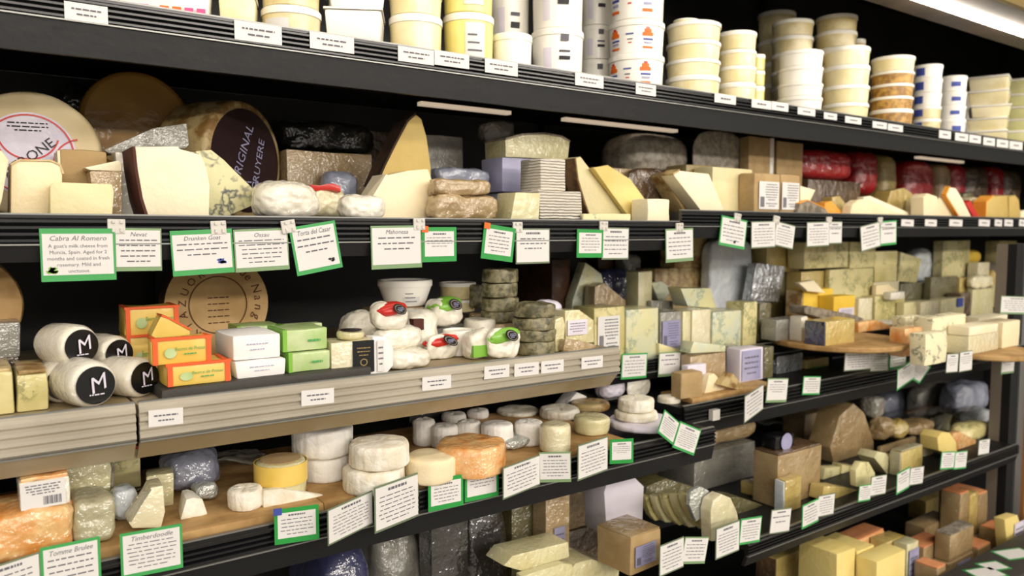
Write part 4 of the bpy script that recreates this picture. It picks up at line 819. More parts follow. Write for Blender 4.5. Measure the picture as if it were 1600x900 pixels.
B(1198, 1250, 426, 535, 'wolive', 'olive wrapped block supporting the square yellow cheese', z=z3b, Y=1.34, d=.06)
zz = B(1250, 1292, 424, 530, 'wgold', 'ochre wrapped block at the back behind the golden block', z=z3b, Y=1.3, d=.07)
zz = B(1294, 1362, 420, 530, 'roq', 'large veined block below the twin-faced top block', z=z3b, Y=1.28, d=.07)
B(1258, 1326, 378, 409, 'roq', 'twin-faced top block with shiny film, its left half', z=zz + .006, Y=1.27, d=.06)
B(1328, 1368, 378, 420, 'roq', 'veined block beside the shiny top block, high in the pile', z=zz, Y=1.28, d=.06)
B(1370, 1398, 392, 440, 'wfol', 'leafy-veined block standing high beside the veined block', Y=1.27, d=.06, rz=-8)
B(1364, 1402, 440, 520, 'wcream', 'cream block carrying the leafy-veined one', z=z3b, Y=1.27, d=.06)
W_([(1403, 440), (1408, 394), (1440, 404), (1432, 442)], 'roq', 'green-yellow tilted block before the silver crinkled bag', 1.3, .06)
Lu(1432, 1462, 388, 442, 'gblue', 'silver-blue crinkled wrapped cheese high in the pile', Y=1.36, d=.07)
B(1404, 1448, 442, 520, 'wolive', 'dull olive wrapped block under the green-yellow tilted one', z=z3b, Y=1.29, d=.07)
W_([(1370, 446), (1388, 444), (1412, 462), (1400, 468), (1368, 466)], 'cream', 'cream slice tip lying under the leafy-veined block', 1.2, .03)
B(1392, 1414, 456, 468, 'wwhite', 'thin white wrapped strip at the right of the chunk', Y=1.17, d=.05)
B(1472, 1514, 376, 434, 'roq', 'tall pale yellow block with cracked face high in the pile', Y=1.32, d=.07)
B(1454, 1496, 432, 468, 'wolive', 'green-olive rectangular block under the cracked-face block', Y=1.26, d=.07)
B(1454, 1500, 468, 500, 'wgrey', 'grey wrapped block below the green-olive rectangle', z=z3b, Y=1.3, d=.07)
B(1498, 1512, 434, 470, 'wgold', 'narrow ochre slice beside the green-olive block', Y=1.26, d=.05)
Lu(1512, 1540, 390, 414, 'yellow', 'round orange-yellow cheese high near the far end', Y=1.34, d=.07, pw=2.2, amp=.002)
B(1510, 1545, 412, 455, 'wtan', 'tan block under the orange-yellow round cheese', Y=1.34, d=.07)
B(1528, 1546, 410, 432, 'wcream', 'small cream upright piece before the tan block', Y=1.27, d=.04)
B(1562, 1588, 376, 410, 'wfol', 'distant yellow-green block high at the far end', Y=1.36, d=.06)
B(1556, 1590, 410, 470, 'wgrey', 'grey wrapped block under the distant yellow-green one', z=None, Y=1.36, d=.06)
Lu(1522, 1556, 430, 452, 'wcream', 'cream rounded piece lying near the far end pile', Y=1.22, d=.05)
W_([(1546, 440), (1552, 422), (1574, 444), (1560, 452)], 'wgold', 'yellow slice tip leaning near the far end pile', 1.26, .03)
B(1518, 1552, 452, 492, 'wpale', 'pale yellow block in the far pile above the board', Y=1.2, d=.06)
B(1554, 1584, 444, 478, 'wpale', 'pale block right beside the floating white sign', Y=1.2, d=.06)
B(1500, 1516, 458, 492, 'wbrown', 'brownish wrapped piece in the far pile', Y=1.2, d=.05)
for a, b, yt, yb, m, l in ((1412, 1432, 472, 492, 'roq', 'small pale block behind the far board, first of three'), (1438, 1466, 470, 492, 'wcream', 'small cream block behind the far board, second of three'), (1470, 1506, 466, 490, 'wpale', 'pale pack with blue sticker, third of three behind the far board')):
    B(a, b, yt, yb + 8, m, l, z=z3b if a < 1420 else None, Y=1.17, d=.04, extra=(lambda r, W, H, d: bxo('blue_sticker', 'bluem', r, W * .15, W * .4, -.004, -.001, H * .55, H * .98)) if a == 1470 else None)
# board 2
DY = 0.0
B(1414, 1442, 494, 530, 'roq2', 'rindless veined slab behind the amber-wrapped slice', z=z3b, Y=1.13, d=.04)
B(1456, 1508, 494, 540, 'roq2', 'blue-veined cream block with dark blotches on the far board', z=zb2, Y=1.03, d=.05)
B(1446, 1480, 520, 552, 'roq2', 'small blue-veined cube at the front of the far board', z=zb2, Y=.95, d=.04)
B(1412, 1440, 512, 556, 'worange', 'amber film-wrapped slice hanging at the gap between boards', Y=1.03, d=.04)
for i, (a, b, yt, yb, m, l) in enumerate(((1515, 1560, 508, 522, 'ivory', 'ivory slab on top of the pile on the far board'), (1514, 1560, 522, 547, 'wcream', 'cream blocky pile base on the far board'), (1566, 1592, 502, 545, 'cream', 'cream upright block at the right of the far board'))):
    B(a, b, yt, yb, m, l, z=zb2 if i else None, Y=.97, d=.06)
B(1530, 1575, 494, 506, 'ivory', 'thin ivory slices lying behind the pile on the far board', Y=1.05, d=.05)
B(1528, 1580, 506, 540, 'butter', 'butter-coloured block under the thin ivory slices', z=zb2, Y=1.05, d=.05)
# ------------------------------------------------------------------ signs on the third shelf, right
S3 = 1.268
sign(972, 553, 1012, 551, 40, 'green-topped sign hanging below the price-stickered block', S3, 0, 'B', nl=5)
sign(1030, 551, 1064, 549, 38, 'blue-white sign beside the green-topped one', S3, 0, 'E', nl=2)
sign(1321, 546, 1363, 544, 34, 'white text sign hanging from the round board, first of three', 1.1, 0, 'N', nl=6)
sign(1362, 548, 1391, 548, 33, 'white text sign half behind the first, under the round board', 1.105, 0, 'N', nl=6)
sign(1391, 540, 1417, 536, 38, 'grey shadowed sign at the right rim of the round board', 1.1, 0, 'B', nl=5)
sign(1403, 577, 1430, 560, 33, 'grey diamond-like sign twisted under the gap between boards, first', 1.08, None, 'B', nl=4)
sign(1434, 560, 1455, 573, 32, 'grey diamond-like sign twisted under the gap between boards, second', 1.08, -40, 'B', nl=4)
sign(1480, 553, 1498, 552, 30, 'narrow grey sign under the far board, first of a pair', .955, 0, 'N', nl=4)
sign(1500, 550, 1520, 547, 32, 'narrow grey sign under the far board, second of a pair', .955, 0, 'N', nl=4)
sign(1566, 553, 1586, 551, 32, 'small grey sign near the metal door frame under the far board', .955, 0, 'E', nl=4)
sign(1565, 462, 1612, 464, 28, 'white sign with red-tinted text standing at the right picture edge', .955, 0, 'E', nl=5)
# ------------------------------------------------------------------ fourth shelf, left
zw = z4 + .014
def plank(a, b, Yf, d, label, m='wood'):
    xa, xb = atZ(a, 800, zw).x if 0 else atY(a, 800, Yf).x, atY(b, 720, Yf).x
    bm = bmesh.new(); box(bm, 0, xb - xa, 0, d, 0, .014); rough(bm, .003, .0012, cuts=3); o = obj('wooden_board', bm, m, None, (xa, Yf, z4 + .0008)); tag(o, label, 'board')
plank(-60, 505, 1.07, .33, 'scuffed wooden board under the washed-rind cheeses')
plank(507, 980, 1.07, .33, 'wooden board under the white brie wheels')
Y4 = 1.085
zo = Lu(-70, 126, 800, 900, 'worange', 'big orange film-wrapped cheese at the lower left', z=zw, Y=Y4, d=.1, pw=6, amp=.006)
B(32, 112, 748, 803, 'wwhite', 'white wedge with printed barcode label and orange top', z=zo - .004, Y=Y4 + .01, d=.07, st=(.02, .04, .9, .96, 'lpaper', 'b'), rind=('t', M['worange']), tilt=-2)
Lu(118, 184, 780, 868, 'wclear', 'greyish film-wrapped chunk beside the big orange cheese', z=zw, Y=Y4 + .005, d=.08, pw=5)
zq = B(70, 165, 780, 850, 'wtan', 'tan block under the grey-rinded half cheese', z=zw, Y=1.22, d=.08)
W_([(84, 778), (84, 725), (90, 714), (130, 712), (170, 716), (176, 730), (173, 775)], 'wpale', 'pale half cheese with grey-brown rind edge, upper left of the shelf', 1.2, .06, zq, rind=(1, 6, M['grind'], .003))
B(168, 222, 704, 765, 'roq', 'pale yellow block with red rind on top', Y=1.28, d=.06, rind=('t', M['redp']))
B(172, 226, 765, 830, 'wolive', 'olive block supporting the red-topped one', z=zw, Y=1.28, d=.06)
T(46, 84, [706, 735], 'tubt', 'small clear plastic tub at the back behind the barcode wedge', 1.32, zw + .08, flare=.85)
B(40, 84, 735, 800, 'wgrey', 'grey wrapped block under the small clear tub', z=zw, Y=1.31, d=.08)
W_([(206, 826), (200, 818), (224, 790), (236, 762), (256, 758), (258, 800), (252, 826)], 'wcream', 'film-wrapped wedge with pale cut side in front of the dark bag', Y4 + .02, .04, zw)
B(232, 272, 742, 800, 'wpale', 'pale green-yellow slice behind the film-wrapped wedge', z=zw, Y=1.19, d=.04, rz=-10)
Lu(176, 220, 765, 815, 'gblue', 'blue-grey film-wrapped piece beside the film-wrapped wedge', z=zw, Y=Y4 + .07, d=.06)
Lu(262, 356, 710, 785, 'bag', 'large bluish-grey bagged round cheese at the back', z=zw, Y=1.22, d=.1, pw=2.8)
Lu(340, 425, 716, 775, 'wgrey', 'loose clear bag tail beside the bluish bagged cheese', z=zw, Y=1.25, d=.08, n='plastic_bag', c='bag', amp=.016, pw=2.3)
Lu(306, 342, 758, 792, 'foil2', 'knot of crinkled clear film before the bluish bag', z=zw, Y=1.17, d=.04, n='plastic_bag', c='bag', amp=.012)
W_([(282, 816), (291, 780), (303, 777), (316, 779), (325, 812), (315, 817)], 'bloom', 'tiny white truncated goat cheese pyramid', 1.12, .045, zw, n='goat_cheese_pyramid', taper=.75)
Dc(356, 412, 769, 802, 'bloom', 'small white bloomy round with cut front beside the pyramid', z=zw)
Dc(400, 480, 728, 786, 'wpale', 'small round cheese with yellow band behind the flat wedge', z=zw, band=('yelp', .42, .96), top='kraft')
W_([(412, 796), (412, 766), (440, 764), (508, 790), (508, 798), (440, 806)], 'bloom', 'flat creamy wedge with wrinkled white rind behind the French-flag sign', 1.1, .06, zw)
zz = Dc(470, 548, 719, 758, 'white', 'white brie wheel, lower of the rear pair', z=zw)
P = atZ(509, 758, zw)
Dc(457, 553, 677, 718, 'white', 'white brie wheel, upper of the rear pair, slightly larger', z=zz, Y=P.y - .004)
zz = Dc(536, 634, 742, 779, 'bloom', 'white brie wheel, lower of the front pair', z=zw)
P = atZ(585, 779, zw)
Dc(546, 641, 702, 740, 'bloom', 'white brie wheel, upper of the front pair', z=zz, Y=P.y + .002)
Dc(632, 713, 722, 762, 'cream', 'flat cream round beside the front brie pair', z=zw)
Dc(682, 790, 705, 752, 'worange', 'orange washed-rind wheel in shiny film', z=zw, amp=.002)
Lu(788, 842, 684, 730, 'foil2', 'round cheese in crinkled silver-clear film', z=zw, d=.06, amp=.005)
for i, (a, b, yt, yb, l) in enumerate(((645, 680, 652, 700, 'end of the row at the left'), (673, 716, 662, 704, 'second in the front row'), (714, 752, 655, 700, 'third in the front row'), (752, 802, 660, 706, 'fourth and widest in the front row'), (804, 848, 656, 700, 'fifth in the front row'))):
    Dc(a, b, yt + 7, yb, 'white', 'tall white paper-wrapped cheese, ' + l, z=zw, n='wrapped_round')
for a, b, yt, yb, l in ((690, 728, 646, 672, 'behind the second'), (730, 764, 640, 670, 'behind the third, upright'), (776, 842, 646, 668, 'wide one behind the fourth')):
    Dc(a, b, yt + 4, yb + 16, 'white' if a < 770 else 'bloom', 'white cheese round in the rear row, ' + l, z=zw, Y=1.36 if a < 770 else 1.33, n='wrapped_round')
Dc(843, 906, 644, 690, 'bloom', 'cream-white cheese round behind the film-topped one', z=zw, Y=1.25)
Dc(843, 892, 668, 712, 'wcream', 'cream round with shiny film skirt before the signs', z=zw)
Dc(896, 952, 656, 705, 'wpale', 'pale yellow-green round beside the lilac wheel', z=zw, Y=1.12)
Dc(890, 952, 634, 680, 'mott', 'tan rinded round with dark top behind the pale yellow-green one', z=zw, Y=1.27)
W_([(878, 642), (902, 612), (918, 620), (900, 646)], 'white', 'small white roll tilted at the back', 1.33, .04, n='cheese_roll')
zz = Dc(950, 1058, 668, 690, 'lilac', 'large low lilac-white wheel under the small pair', z=zw, Y=1.075)
zz = Dc(960, 1028, 649, 664, 'bloom', 'small white round under another, on the lilac-white wheel', z=zz, Y=1.1)
Dc(966, 1022, 627, 643, 'bloom', 'small white round topping the pile on the lilac-white wheel', z=zz, Y=1.105)
Dc(1026, 1062, 622, 672, 'bloom', 'cream-white round with cut side at the end of the shelf', z=zw, Y=1.2)
Lu(948, 985, 592, 625, 'lilac', 'lilac-white wrapped lump at the back, left of a clear one', Y=1.3, d=.06, pw=2.5, amp=.003)
Lu(982, 1018, 588, 622, 'wwhite', 'shiny clear-wrapped lump at the back beside the lilac-white one', Y=1.29, d=.06, pw=2.5, amp=.004)
B(945, 1022, 622, 660, 'wgrey', 'grey wrapped block under the two lumps at the back', z=zw, Y=1.29, d=.09)
B(640, 700, 640, 690, 'wdark', 'dark wrapped box in the shade behind the white rounds', z=zw, Y=1.42, d=.1)
# signs of the fourth shelf left, leaning against its rail
S4 = 1.045
sign(-40, 895, 62, 862, 70, 'sign with slanting text cut by the bottom left picture corner', S4, None, 'N', nl=5)
sign(62, 857, 156, 838, 80, 'sign with green left edge headed Tomme Brulee', S4, None, 'B', 'Tomme Brulee', nl=5)
sign(187, 835, 284, 818, 72, 'green-edged sign with seven text lines before the film-wrapped wedge', S4, None, 'B', 'Timberdoodle', nl=7)
sign(428, 797, 498, 788, 56, 'bright green sign with French flag in its corner', S4, None, 'G', nl=5, flag='bluem')
sign(512, 797, 582, 766, 56, 'slanting sign leaning steeply, first of the pair below the brie', S4, None, 'N', nl=7)
sign(585, 762, 654, 738, 72, 'slanting sign leaning steeply, second of the pair below the brie', S4 + .01, None, 'N', nl=7)
sign(669, 751, 724, 741, 50, 'bright green sign, first of two below the orange wheel', S4, None, 'G', nl=5)
sign(726, 740, 779, 730, 46, 'bright green sign with American flag corner, second of two', S4, None, 'G', nl=3, flag='redp')
sign(786, 731, 844, 710, 50, 'grey-edged slanting sign below the crinkled film round', S4, None, 'N', nl=6)
sign(842, 707, 892, 706, 48, 'level grey-edged sign with lower green edge beside the slanting one', S4, None, 'E', nl=6)
sign(903, 696, 950, 681, 56, 'sign with pinkish text below the pale yellow-green round', S4, None, 'N', nl=7)
sign(953, 687, 990, 685, 39, 'small bright green sign below the lilac-white wheel', S4, None, 'G', nl=4)
sign(1039, 640, 1062, 660, 38, 'sign tilted sharply down, first of the crossed pair at the section joint', S4, 12, 'B', nl=7)
sign(1063, 658, 1096, 672, 42, 'sign tilted sharply down, second of the crossed pair at the section joint', S4, 0, 'B', nl=8)
# ------------------------------------------------------------------ fourth shelf, right
plankz = z4b + .012
bm = bmesh.new(); xa, xb = atY(1082, 640, 1.165).x, atY(1215, 610, 1.165).x; box(bm, 0, xb - xa, 0, .1, 0, .012); rough(bm, .003, .001, cuts=3); o = obj('wooden_board', bm, 'wood', None, (xa, 1.165, z4b + .0008)); tag(o, 'light wooden board under the tan blocks on the far section', 'board')
zz = plankz
DY = .13
B(1066, 1096, 582, 628, 'kraft', 'tan block in front, lowest left of the tan cluster', z=zz, Y=1.042, d=.035, rz=-6)
B(1074, 1103, 570, 622, 'lilac', 'lilac-topped wrapped tan block behind the front one', z=zz, Y=1.08, d=.02)
z9 = B(1078, 1134, 553, 612, 'wtan', 'wide tan block carrying the cream slab', z=zz, Y=1.105, d=.03)
W_([(1078, 552), (1084, 534), (1134, 540), (1134, 558)], 'blue', 'cream slab with small dark script lying on the tan block', 1.1, .035, z9)
W_([(1101, 616), (1108, 586), (1116, 583), (1136, 604), (1138, 618)], 'cream', 'small cream wedge standing left of the leaning brown-edged slice', 1.06, .025, zz)
W_([(1126, 602), (1138, 582), (1146, 584), (1164, 616), (1152, 622)], 'mott', 'small brown-edged slice leaning right', 1.04, .02, zz)
B(1156, 1192, 544, 601, 'lilac', 'upright tan pack with crumpled lilac label face', z=zz, Y=1.09, d=.045, st=(.05, .05, .85, .95, 'lilac2', 'l'))
B(1138, 1154, 540, 600, 'wgrey', 'narrow grey-beige pack left of the lilac-faced one', z=zz, Y=1.095, d=.04)
B(1194, 1208, 542, 596, 'wolive', 'narrow olive slice right of the lilac-faced pack', z=zz, Y=1.09, d=.045)
B(1214, 1254, 553, 586, 'foil', 'silver foil pack lying beside the green-labelled pack', z=z4b, Y=1.15, d=.06, n='foil_pack')
B(1260, 1295, 560, 590, 'wgold', 'yellow-tan pack with green stripe beside the silver foil pack', z=z4b, Y=1.15, d=.05, extra=lambda r, W, H, d: bxo('green_stripe', 'green', r, -W * .3, W * .2, -.004, 0, 0, H * .12))
B(1300, 1330, 572, 592, 'navy', 'dull blue wrapped box under the round board', z=z4b, Y=1.2, d=.08)
DY = 0.0
sign(1164, 619, 1193, 600, 42, 'grey sign twisted away beside the white sign on the far section', 1.137, None, 'N', nl=5)
sign(1200, 591, 1232, 591, 38, 'white sign with short text below the silver foil pack', 1.14, 0, 'E', nl=4)
sign(1256, 588, 1283, 588, 29, 'white sign with bold green lower edge beside the foil pack', 1.14, 0, 'B', nl=5)
ck = bxo('sign_clip', 'clear', None, -.012, .012, -.012, 0, -.012, .012, loc=(atY(1113, 647, 1.142).x, 1.142, atY(1113, 647, 1.142).z)); tag(ck, 'empty clear plastic clip on the rail below the tan cluster', 'clip')
# dark shelf contents beneath the fourth shelf, right
zg = B(1086, 1180, 700, 757, 'wgrey', 'big grey wrapped block in the shade below the far section', z=z5, d=.12)
Lu(1098, 1192, 664, 704, 'wtan', 'pinkish tan film-wrapped parcel lying on the big grey block', z=zg, Y=atZ(1138, 757, z5).y + .02, d=.1, pw=4)
B(1030, 1085, 728, 775, 'wtan', 'dull tan wrapped block behind the olive slab', z=z5, Y=1.36, d=.1)
Yb = atZ(1240, 783, z5).y
zb_ = B(1215, 1282, 704, 783, 'wtan', 'large tan block with brown top behind the golden block', z=z5, d=.07, rind=('t', M['wbrown']))
B(1256, 1290, 645, 712, 'wtan', 'dull tan wrapped block high behind the large brown-topped one', z=z5, Y=1.4, d=.08)
B(1212, 1242, 680, 702, 'gloss', 'black square pack with pale round emblem', z=zb_ + .004, Y=Yb + .015, d=.04, n='cheese_pack', c='cheese pack', extra=lambda r, W, H, d: obj('emblem', (lambda bm: ([setattr(v, 'co', Vector((v.co.x, -.003 - v.co.z * .001, H * .5 + v.co.y))) for v in bm.verts], bm)[1])(lathe(bmesh.new(), [(0, 0), (W * .28, 0), (W * .28, 1), (0, 1)], 20)), 'lilac2', r))
# ------------------------------------------------------------------ fifth shelf
Y5 = 1.02
W_([(948, 840), (944, 770), (950, 748), (990, 744), (1006, 760), (1004, 838), (970, 843)], 'lilac', 'upright lilac-white wrapped wheel at the end of the fifth shelf', 1.2, .07, z5)
zc = B(984, 1034, 834, 890, 'kraft', 'tan block with lilac price label on its front, at the shelf corner', z=z5, Y=1.03, d=.09, rz=4, st=(.12, .2, .8, .75, 'lilac2', 'c'), rind=('t', M['wtan']))
W_([(1008, 775), (1012, 760), (1040, 748), (1088, 762), (1088, 775), (1034, 778)], 'wolive', 'dull olive slab resting on the curved slices', 1.22, .08)
for i in range(6):
    x0 = 1008 + 15 * i; k = 7; y0_ = 777 - i; L_ = []; R_ = []
    for q in range(k + 1):
        s = q / k; xx = x0 + 40 * s ** 1.7 + 1; yy = y0_ + 70 * s; L_.append((xx, yy)); R_.append((xx + 7 + 8 * math.sin(math.pi * s), yy - 2))
    W_(L_ + R_[::-1], 'wpale' if i % 2 else 'wfol', 'curved upright slice with navy face in the fan, ' + ['first', 'second', 'third', 'fourth', 'fifth', 'sixth'][i], 1.2 - .025 * i, .018, z5, rind=(k + 2, 2 * k, M['navy'], .008), bev=.0012, amp=.0005)
W_([(1078, 790), (1080, 768), (1094, 760), (1108, 766), (1116, 780), (1100, 808), (1088, 815)], 'foil2', 'silver-green foil oval cheese topping the fan', 1.06, .03)
W_([(1112, 846), (1110, 800), (1114, 782), (1128, 772), (1142, 778), (1152, 800), (1158, 846)], 'wcream', 'glossy pale oval cheese leaning in front of the fan', 1.03, .04, z5)
W_([(1148, 835), (1150, 806), (1142, 776), (1160, 778), (1194, 800), (1180, 812)], 'wolive', 'flat grey-olive slab behind the glossy oval', 1.12, .05, z5)
B(1182, 1192, 758, 796, 'wgold', 'narrow orange-edged slice left of the blue-labelled one', z=z5, Y=1.14, d=.05)
B(1194, 1206, 755, 797, 'gblue', 'narrow slice with pale blue label', z=z5, Y=1.13, d=.05)
B(1226, 1252, 748, 806, 'wgold', 'golden block with grey-blue label side standing forward', z=z5, Y=1.06, d=.08, rind=('l', M['gblue']))
W_([(1285, 782), (1288, 760), (1310, 760), (1342, 766), (1325, 776), (1300, 784)], 'wgold', 'flat orange-rimmed wedge lying on the fifth shelf', 1.05, .05, z5)
W_([(1302, 745), (1297, 700), (1312, 650), (1334, 630), (1350, 645), (1365, 690), (1364, 745)], 'wtan', 'tall tan rock-like slab leaning at the back', 1.22, .07, z5)
Lu(1215, 1310, 668, 742, 'wgrey', 'large crumpled grey bag in the shade', z=z5 + .03, Y=1.48, d=.12, n='plastic_bag', c='bag', amp=.016)
W_([(1286, 750), (1289, 732), (1313, 730), (1312, 750)], 'roq', 'small green-yellow wedge below the rock-like slab, first', 1.15, .03, z5)
W_([(1314, 748), (1316, 726), (1338, 728), (1336, 748)], 'roq', 'small green-yellow wedge below the rock-like slab, second', 1.15, .03, z5)
W_([(1338, 760), (1337, 735), (1345, 722), (1358, 722), (1368, 738), (1370, 760)], 'roq', 'pale yellow oval-topped piece before the signs', 1.03, .04, z5)
W_([(1366, 716), (1372, 706), (1384, 708), (1406, 738), (1390, 746)], 'wpale', 'slanted pale yellow slab beside the oval-topped piece', 1.08, .05)
B(1378, 1406, 738, 752, 'wtan', 'low tan piece under the slanted slab', z=z5, Y=1.1, d=.05)
B(1408, 1441, 702, 745, 'wgold', 'golden block with long grey wrapped body', z=z5, Y=1.045, d=.13, rind=('lt', M['wclear']))
B(1444, 1458, 700, 736, 'wcream', 'narrow cream wrapped piece beside the golden block', z=z5, Y=1.1, d=.05)
Lu(1380, 1400, 655, 690, 'wtan', 'tan rounded wrapped piece with glare high at the back', Y=1.2, d=.06)
Lu(1368, 1386, 620, 655, 'wgrey', 'small upright wrapped piece above the tan rounded one', Y=1.22, d=.06)
Lu(1404, 1426, 658, 688, 'wgold', 'small round yellow wrapped piece at the back', Y=1.2, d=.06, pw=2.3)
B(1376, 1430, 691, 740, 'wtan', 'dull wrapped base block under the small rounded pieces', z=z5, Y=1.19, d=.08)
Lu(1428, 1466, 660, 700, 'wtan', 'pinkish tan wrapped mound behind the golden block', z=z5, Y=1.22, d=.08)
for a, b, yt, yb, m, l, Yq in ((1392, 1460, 610, 655, 'bag', 'dim grey plastic bag high in the shade, first of three', 1.5), (1440, 1500, 600, 660, 'wgrey', 'dim grey plastic bag high in the shade, second of three', 1.42), (1502, 1552, 600, 650, 'bag', 'dim grey plastic bag high in the shade, third of three', 1.3), (1500, 1545, 640, 675, 'wolive', 'olive wrapped lump below the dim bags', 1.25), (1524, 1556, 643, 664, 'gblue', 'pale blue-white wrapped lump near the door frame', 1.18), (1430, 1500, 650, 690, 'wolive', 'dark olive wrapped mound in the middle distance', 1.36)):
    Lu(a, b, yt, yb, m, l, Y=Yq, d=.1, amp=.01, n='plastic_bag' if 'bag' in l else 'wrapped_cheese', c='bag' if 'bag' in l else 'cheese')
B(1420, 1552, 690, 730, 'wbrown', 'long dark wrapped slab under the shaded bags', z=z5, Y=1.31, d=.16)
Lu(1512, 1554, 664, 688, 'wfol', 'yellow-green rounded cheese near the door frame', z=None, Y=1.1, d=.07, pw=3)
W_([(1466, 704), (1465, 684), (1472, 675), (1484, 676), (1494, 690), (1497, 706)], 'butter', 'bright yellow rounded slice at the far end of the fifth shelf', 1.04, .05, z5)
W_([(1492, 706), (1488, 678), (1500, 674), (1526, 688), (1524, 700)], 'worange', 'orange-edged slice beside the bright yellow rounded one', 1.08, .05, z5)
S5 = .985
for a, y0, b, y1, h, yw, st, nl, l in ((1031, 853, 1069, 838, 50, None, 'N', 6, 'slanting sign leaning on the tan block, first of the fifth shelf'), (1071, 839, 1108, 839, 42, 0, 'E', 5, 'level sign below the fan, beside the slanting one'), (1119, 826, 1156, 812, 50, None, 'N', 7, 'sign below the glossy oval cheese'), (1158, 811, 1191, 806, 41, 0, 'B', 6, 'green-edged sign before the grey-olive slab'), (1206, 797, 1237, 793, 38, 0, 'N', 2, 'nearly blank grey sign below the golden block'), (1254, 790, 1280, 778, 38, None, 'B', 5, 'grey sign, first of the pair below the orange-rimmed wedge'), (1279, 775, 1305, 770, 34, 0, 'N', 6, 'white sign, second of the pair below the orange-rimmed wedge'), (1343, 759, 1362, 756, 26, 0, 'B', 5, 'small grey sign below the oval-topped piece'), (1362, 745, 1386, 741, 31, 0, 'N', 5, 'grey sign below the slanted slab'), (1402, 740, 1422, 729, 34, None, 'B', 3, 'dim sign below the golden block with the wrapped body'), (1423, 731, 1444, 728, 28, 0, 'N', 5, 'striped text sign beside the dim one'), (1472, 706, 1493, 705, 28, 0, 'B', 5, 'white sign below the bright yellow slice, first of the far pair'), (1493, 706, 1512, 704, 28, 0, 'B', 3, 'grey sign below the orange-edged slice, second of the far pair'), (1530, 688, 1547, 685, 24, 0, 'N', 3, 'last small grey sign before the door frame')):
    sign(a, y0, b, y1, h, l, S5, yw, st, nl=nl)
# ------------------------------------------------------------------ deck, left part under the fourth shelf
def pix(l, *a, **k): return l
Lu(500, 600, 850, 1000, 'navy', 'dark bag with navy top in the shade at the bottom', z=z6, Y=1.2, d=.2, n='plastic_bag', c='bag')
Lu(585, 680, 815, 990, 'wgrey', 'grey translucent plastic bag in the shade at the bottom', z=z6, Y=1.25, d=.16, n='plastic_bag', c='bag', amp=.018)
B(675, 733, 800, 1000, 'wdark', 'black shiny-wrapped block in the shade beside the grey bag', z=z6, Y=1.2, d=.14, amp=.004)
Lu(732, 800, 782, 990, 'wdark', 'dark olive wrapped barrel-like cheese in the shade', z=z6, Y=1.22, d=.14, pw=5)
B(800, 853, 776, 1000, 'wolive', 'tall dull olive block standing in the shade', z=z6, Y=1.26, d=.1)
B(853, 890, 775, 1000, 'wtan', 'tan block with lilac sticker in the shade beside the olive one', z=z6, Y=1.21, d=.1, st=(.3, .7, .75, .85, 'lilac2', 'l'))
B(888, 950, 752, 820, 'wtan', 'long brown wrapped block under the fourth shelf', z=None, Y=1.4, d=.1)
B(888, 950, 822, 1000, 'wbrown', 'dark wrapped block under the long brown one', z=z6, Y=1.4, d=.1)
W_([(786, 885), (800, 868), (888, 846), (890, 870), (820, 894)], 'wpale', 'pale yellow wedge lying before the olive block', 1.12, .06)
W_([(815, 900), (880, 880), (895, 882), (900, 940), (815, 940)], 'wpale', 'pale yellow block at the bottom picture edge below the wedge', 1.1, .08, z6)
W_([(885, 900), (900, 880), (925, 874), (968, 886), (962, 940), (890, 940)], 'wpale', 'flat pale cheese at the bottom edge before the shelf corner', 1.12, .08, z6)
# deck, right part: cheddar blocks
def D6(a, b, yt, yb, m, l, Y, z=z6, d=.06, **k): return B(a, b, yt, yb, m, l, z=z, Y=Y, d=d, **k)
D6(1212, 1256, 866, 960, 'wgold', 'golden block with brown left side under the fifth shelf', 1.12, rind=('l', M['wbrown']))
D6(1262, 1304, 882, 960, 'wolive', 'low olive-topped block beside the yellow cheddar blocks', 1.1)
D6(1306, 1334, 862, 960, 'butter', 'yellow cheddar block, first of the front three', .97, d=.1)
D6(1336, 1362, 858, 960, 'butter', 'yellow cheddar block, second of the front three', .975, d=.1)
D6(1368, 1412, 870, 960, 'butter', 'yellow cheddar block, third and lowest of the front three', .92, d=.07)
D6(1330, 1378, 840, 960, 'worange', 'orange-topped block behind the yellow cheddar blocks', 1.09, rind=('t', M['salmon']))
D6(1382, 1410, 844, 960, 'wgold', 'golden block between the orange-topped and lilac-labelled ones', 1.04)
D6(1414, 1432, 850, 960, 'wpale', 'block with lilac label facing left, mid deck', 1.0, st=(.1, .3, .9, .9, 'lilac2', 'l'))
D6(1440, 1472, 852, 960, 'wtan', 'block with orange top, mid deck', 1.02, rind=('t', M['salmon']))
D6(1462, 1476, 888, 960, 'wtan', 'small block with orange top at the bottom edge', .93, rind=('t', M['salmon']))
zc = D6(1480, 1518, 874, 960, 'wtan', 'tan wrapped block with lilac label below the grey-topped one', .97, st=(.3, .3, .8, .9, 'lilac2', 'l'))
D6(1484, 1520, 830, 878, 'wtan', 'square grey-topped cheddar block standing on the tan wrapped one', .975, z=zc, d=.07, rind=('t', M['grind']))
D6(1440, 1482, 818, 960, 'wtan', 'brown wrapped block behind the grey-topped one', 1.12)
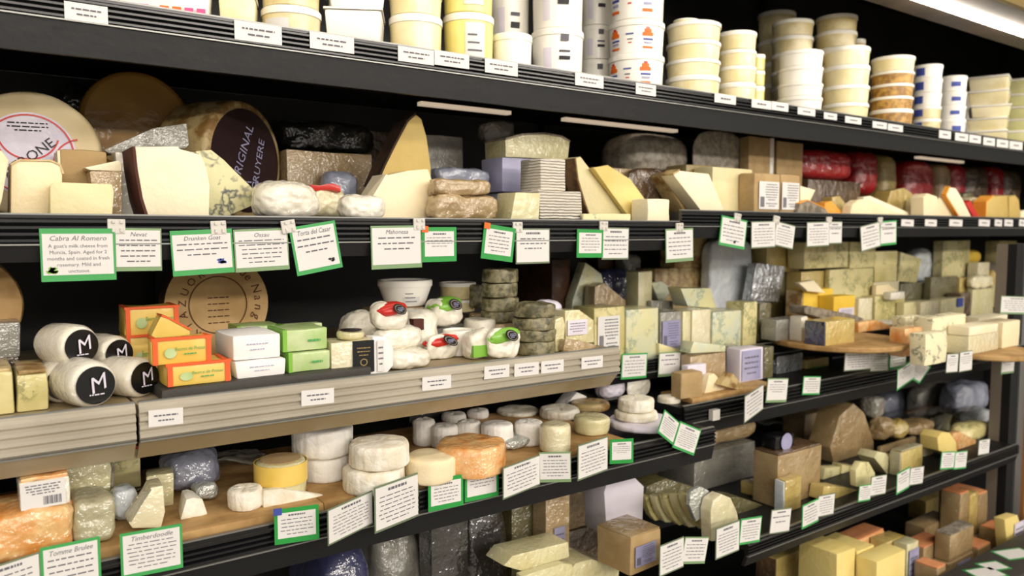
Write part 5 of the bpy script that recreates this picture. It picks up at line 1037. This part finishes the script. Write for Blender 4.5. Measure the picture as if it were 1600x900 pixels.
zc = D6(1488, 1500, 834, 960, 'wbrown', 'dark block deep in the cheddar pile', 1.2)
zc = D6(1518, 1548, 836, 960, 'wtan', 'tall tan block carrying the upper row of cheddar', 1.05, d=.14)
for i, (a, b, m) in enumerate(((1498, 1512, 'wtan'), (1513, 1526, 'wgold'), (1527, 1541, 'wtan'))):
    D6(a, b, 772, 838, m, 'upright cheddar slice in the upper row, %s' % ['first', 'second', 'third and nearest'][i], 1.06, z=zc + .001, d=.12, rind=('t', M['salmon']) if i != 1 else None)
D6(1446, 1496, 774, 836, 'wgold', 'grey-gold wrapped bundle at the left of the upper cheddar row', 1.25)
D6(1524, 1544, 856, 960, 'wtan', 'block with orange top at the foot of the tall tan block', .97, rind=('t', M['salmon']))
D6(1550, 1568, 828, 960, 'wtan', 'orange-topped block before the door frame', 1.0, rind=('t', M['salmon']))
W_([(1574, 860), (1570, 812), (1590, 805), (1604, 850), (1600, 864)], 'butter', 'yellow pack with lilac label leaning before the door frame', .94, .03, st=(.4, .2, .8, .8, 'lilac', 'l'))
def lying(cx, cy, w_, h_, rz, label, m):
    P = atZ(cx, cy, z6 + .11); r = thing('sign_card', label, 'sign', (P.x, P.y, z6 + .11), R(rz)); bxo('laminate', m, r, -w_ / 2, w_ / 2, -h_ / 2, h_ / 2, 0, .0015); bxo('paper', 'lpaper', r, -w_ / 2 + .006, w_ / 2 - .006, -h_ / 2 + .006, h_ / 2 - .006, .0015, .002)
bm = bmesh.new(); P0 = atZ(1545, 900, z6 + .11); box(bm, 0, 1.2, 0, .12, 0, .11); rough(bm, .006, 0); o = obj('ledge', bm, 'slate', None, (P0.x - .25, .80, z6 + .001)); tag(o, 'greenish grey front ledge at the bottom right carrying loose signs', 'ledge')
lying(1585, 866, .1, .06, -20, 'loose white sign lying flat nearest the door frame', 'green')
lying(1552, 885, .07, .05, -20, 'small loose green-edged sign lying on the ledge, upper of two', 'green')
lying(1540, 896, .09, .06, -20, 'loose green-edged sign lying at the bottom picture edge', 'bgreen')
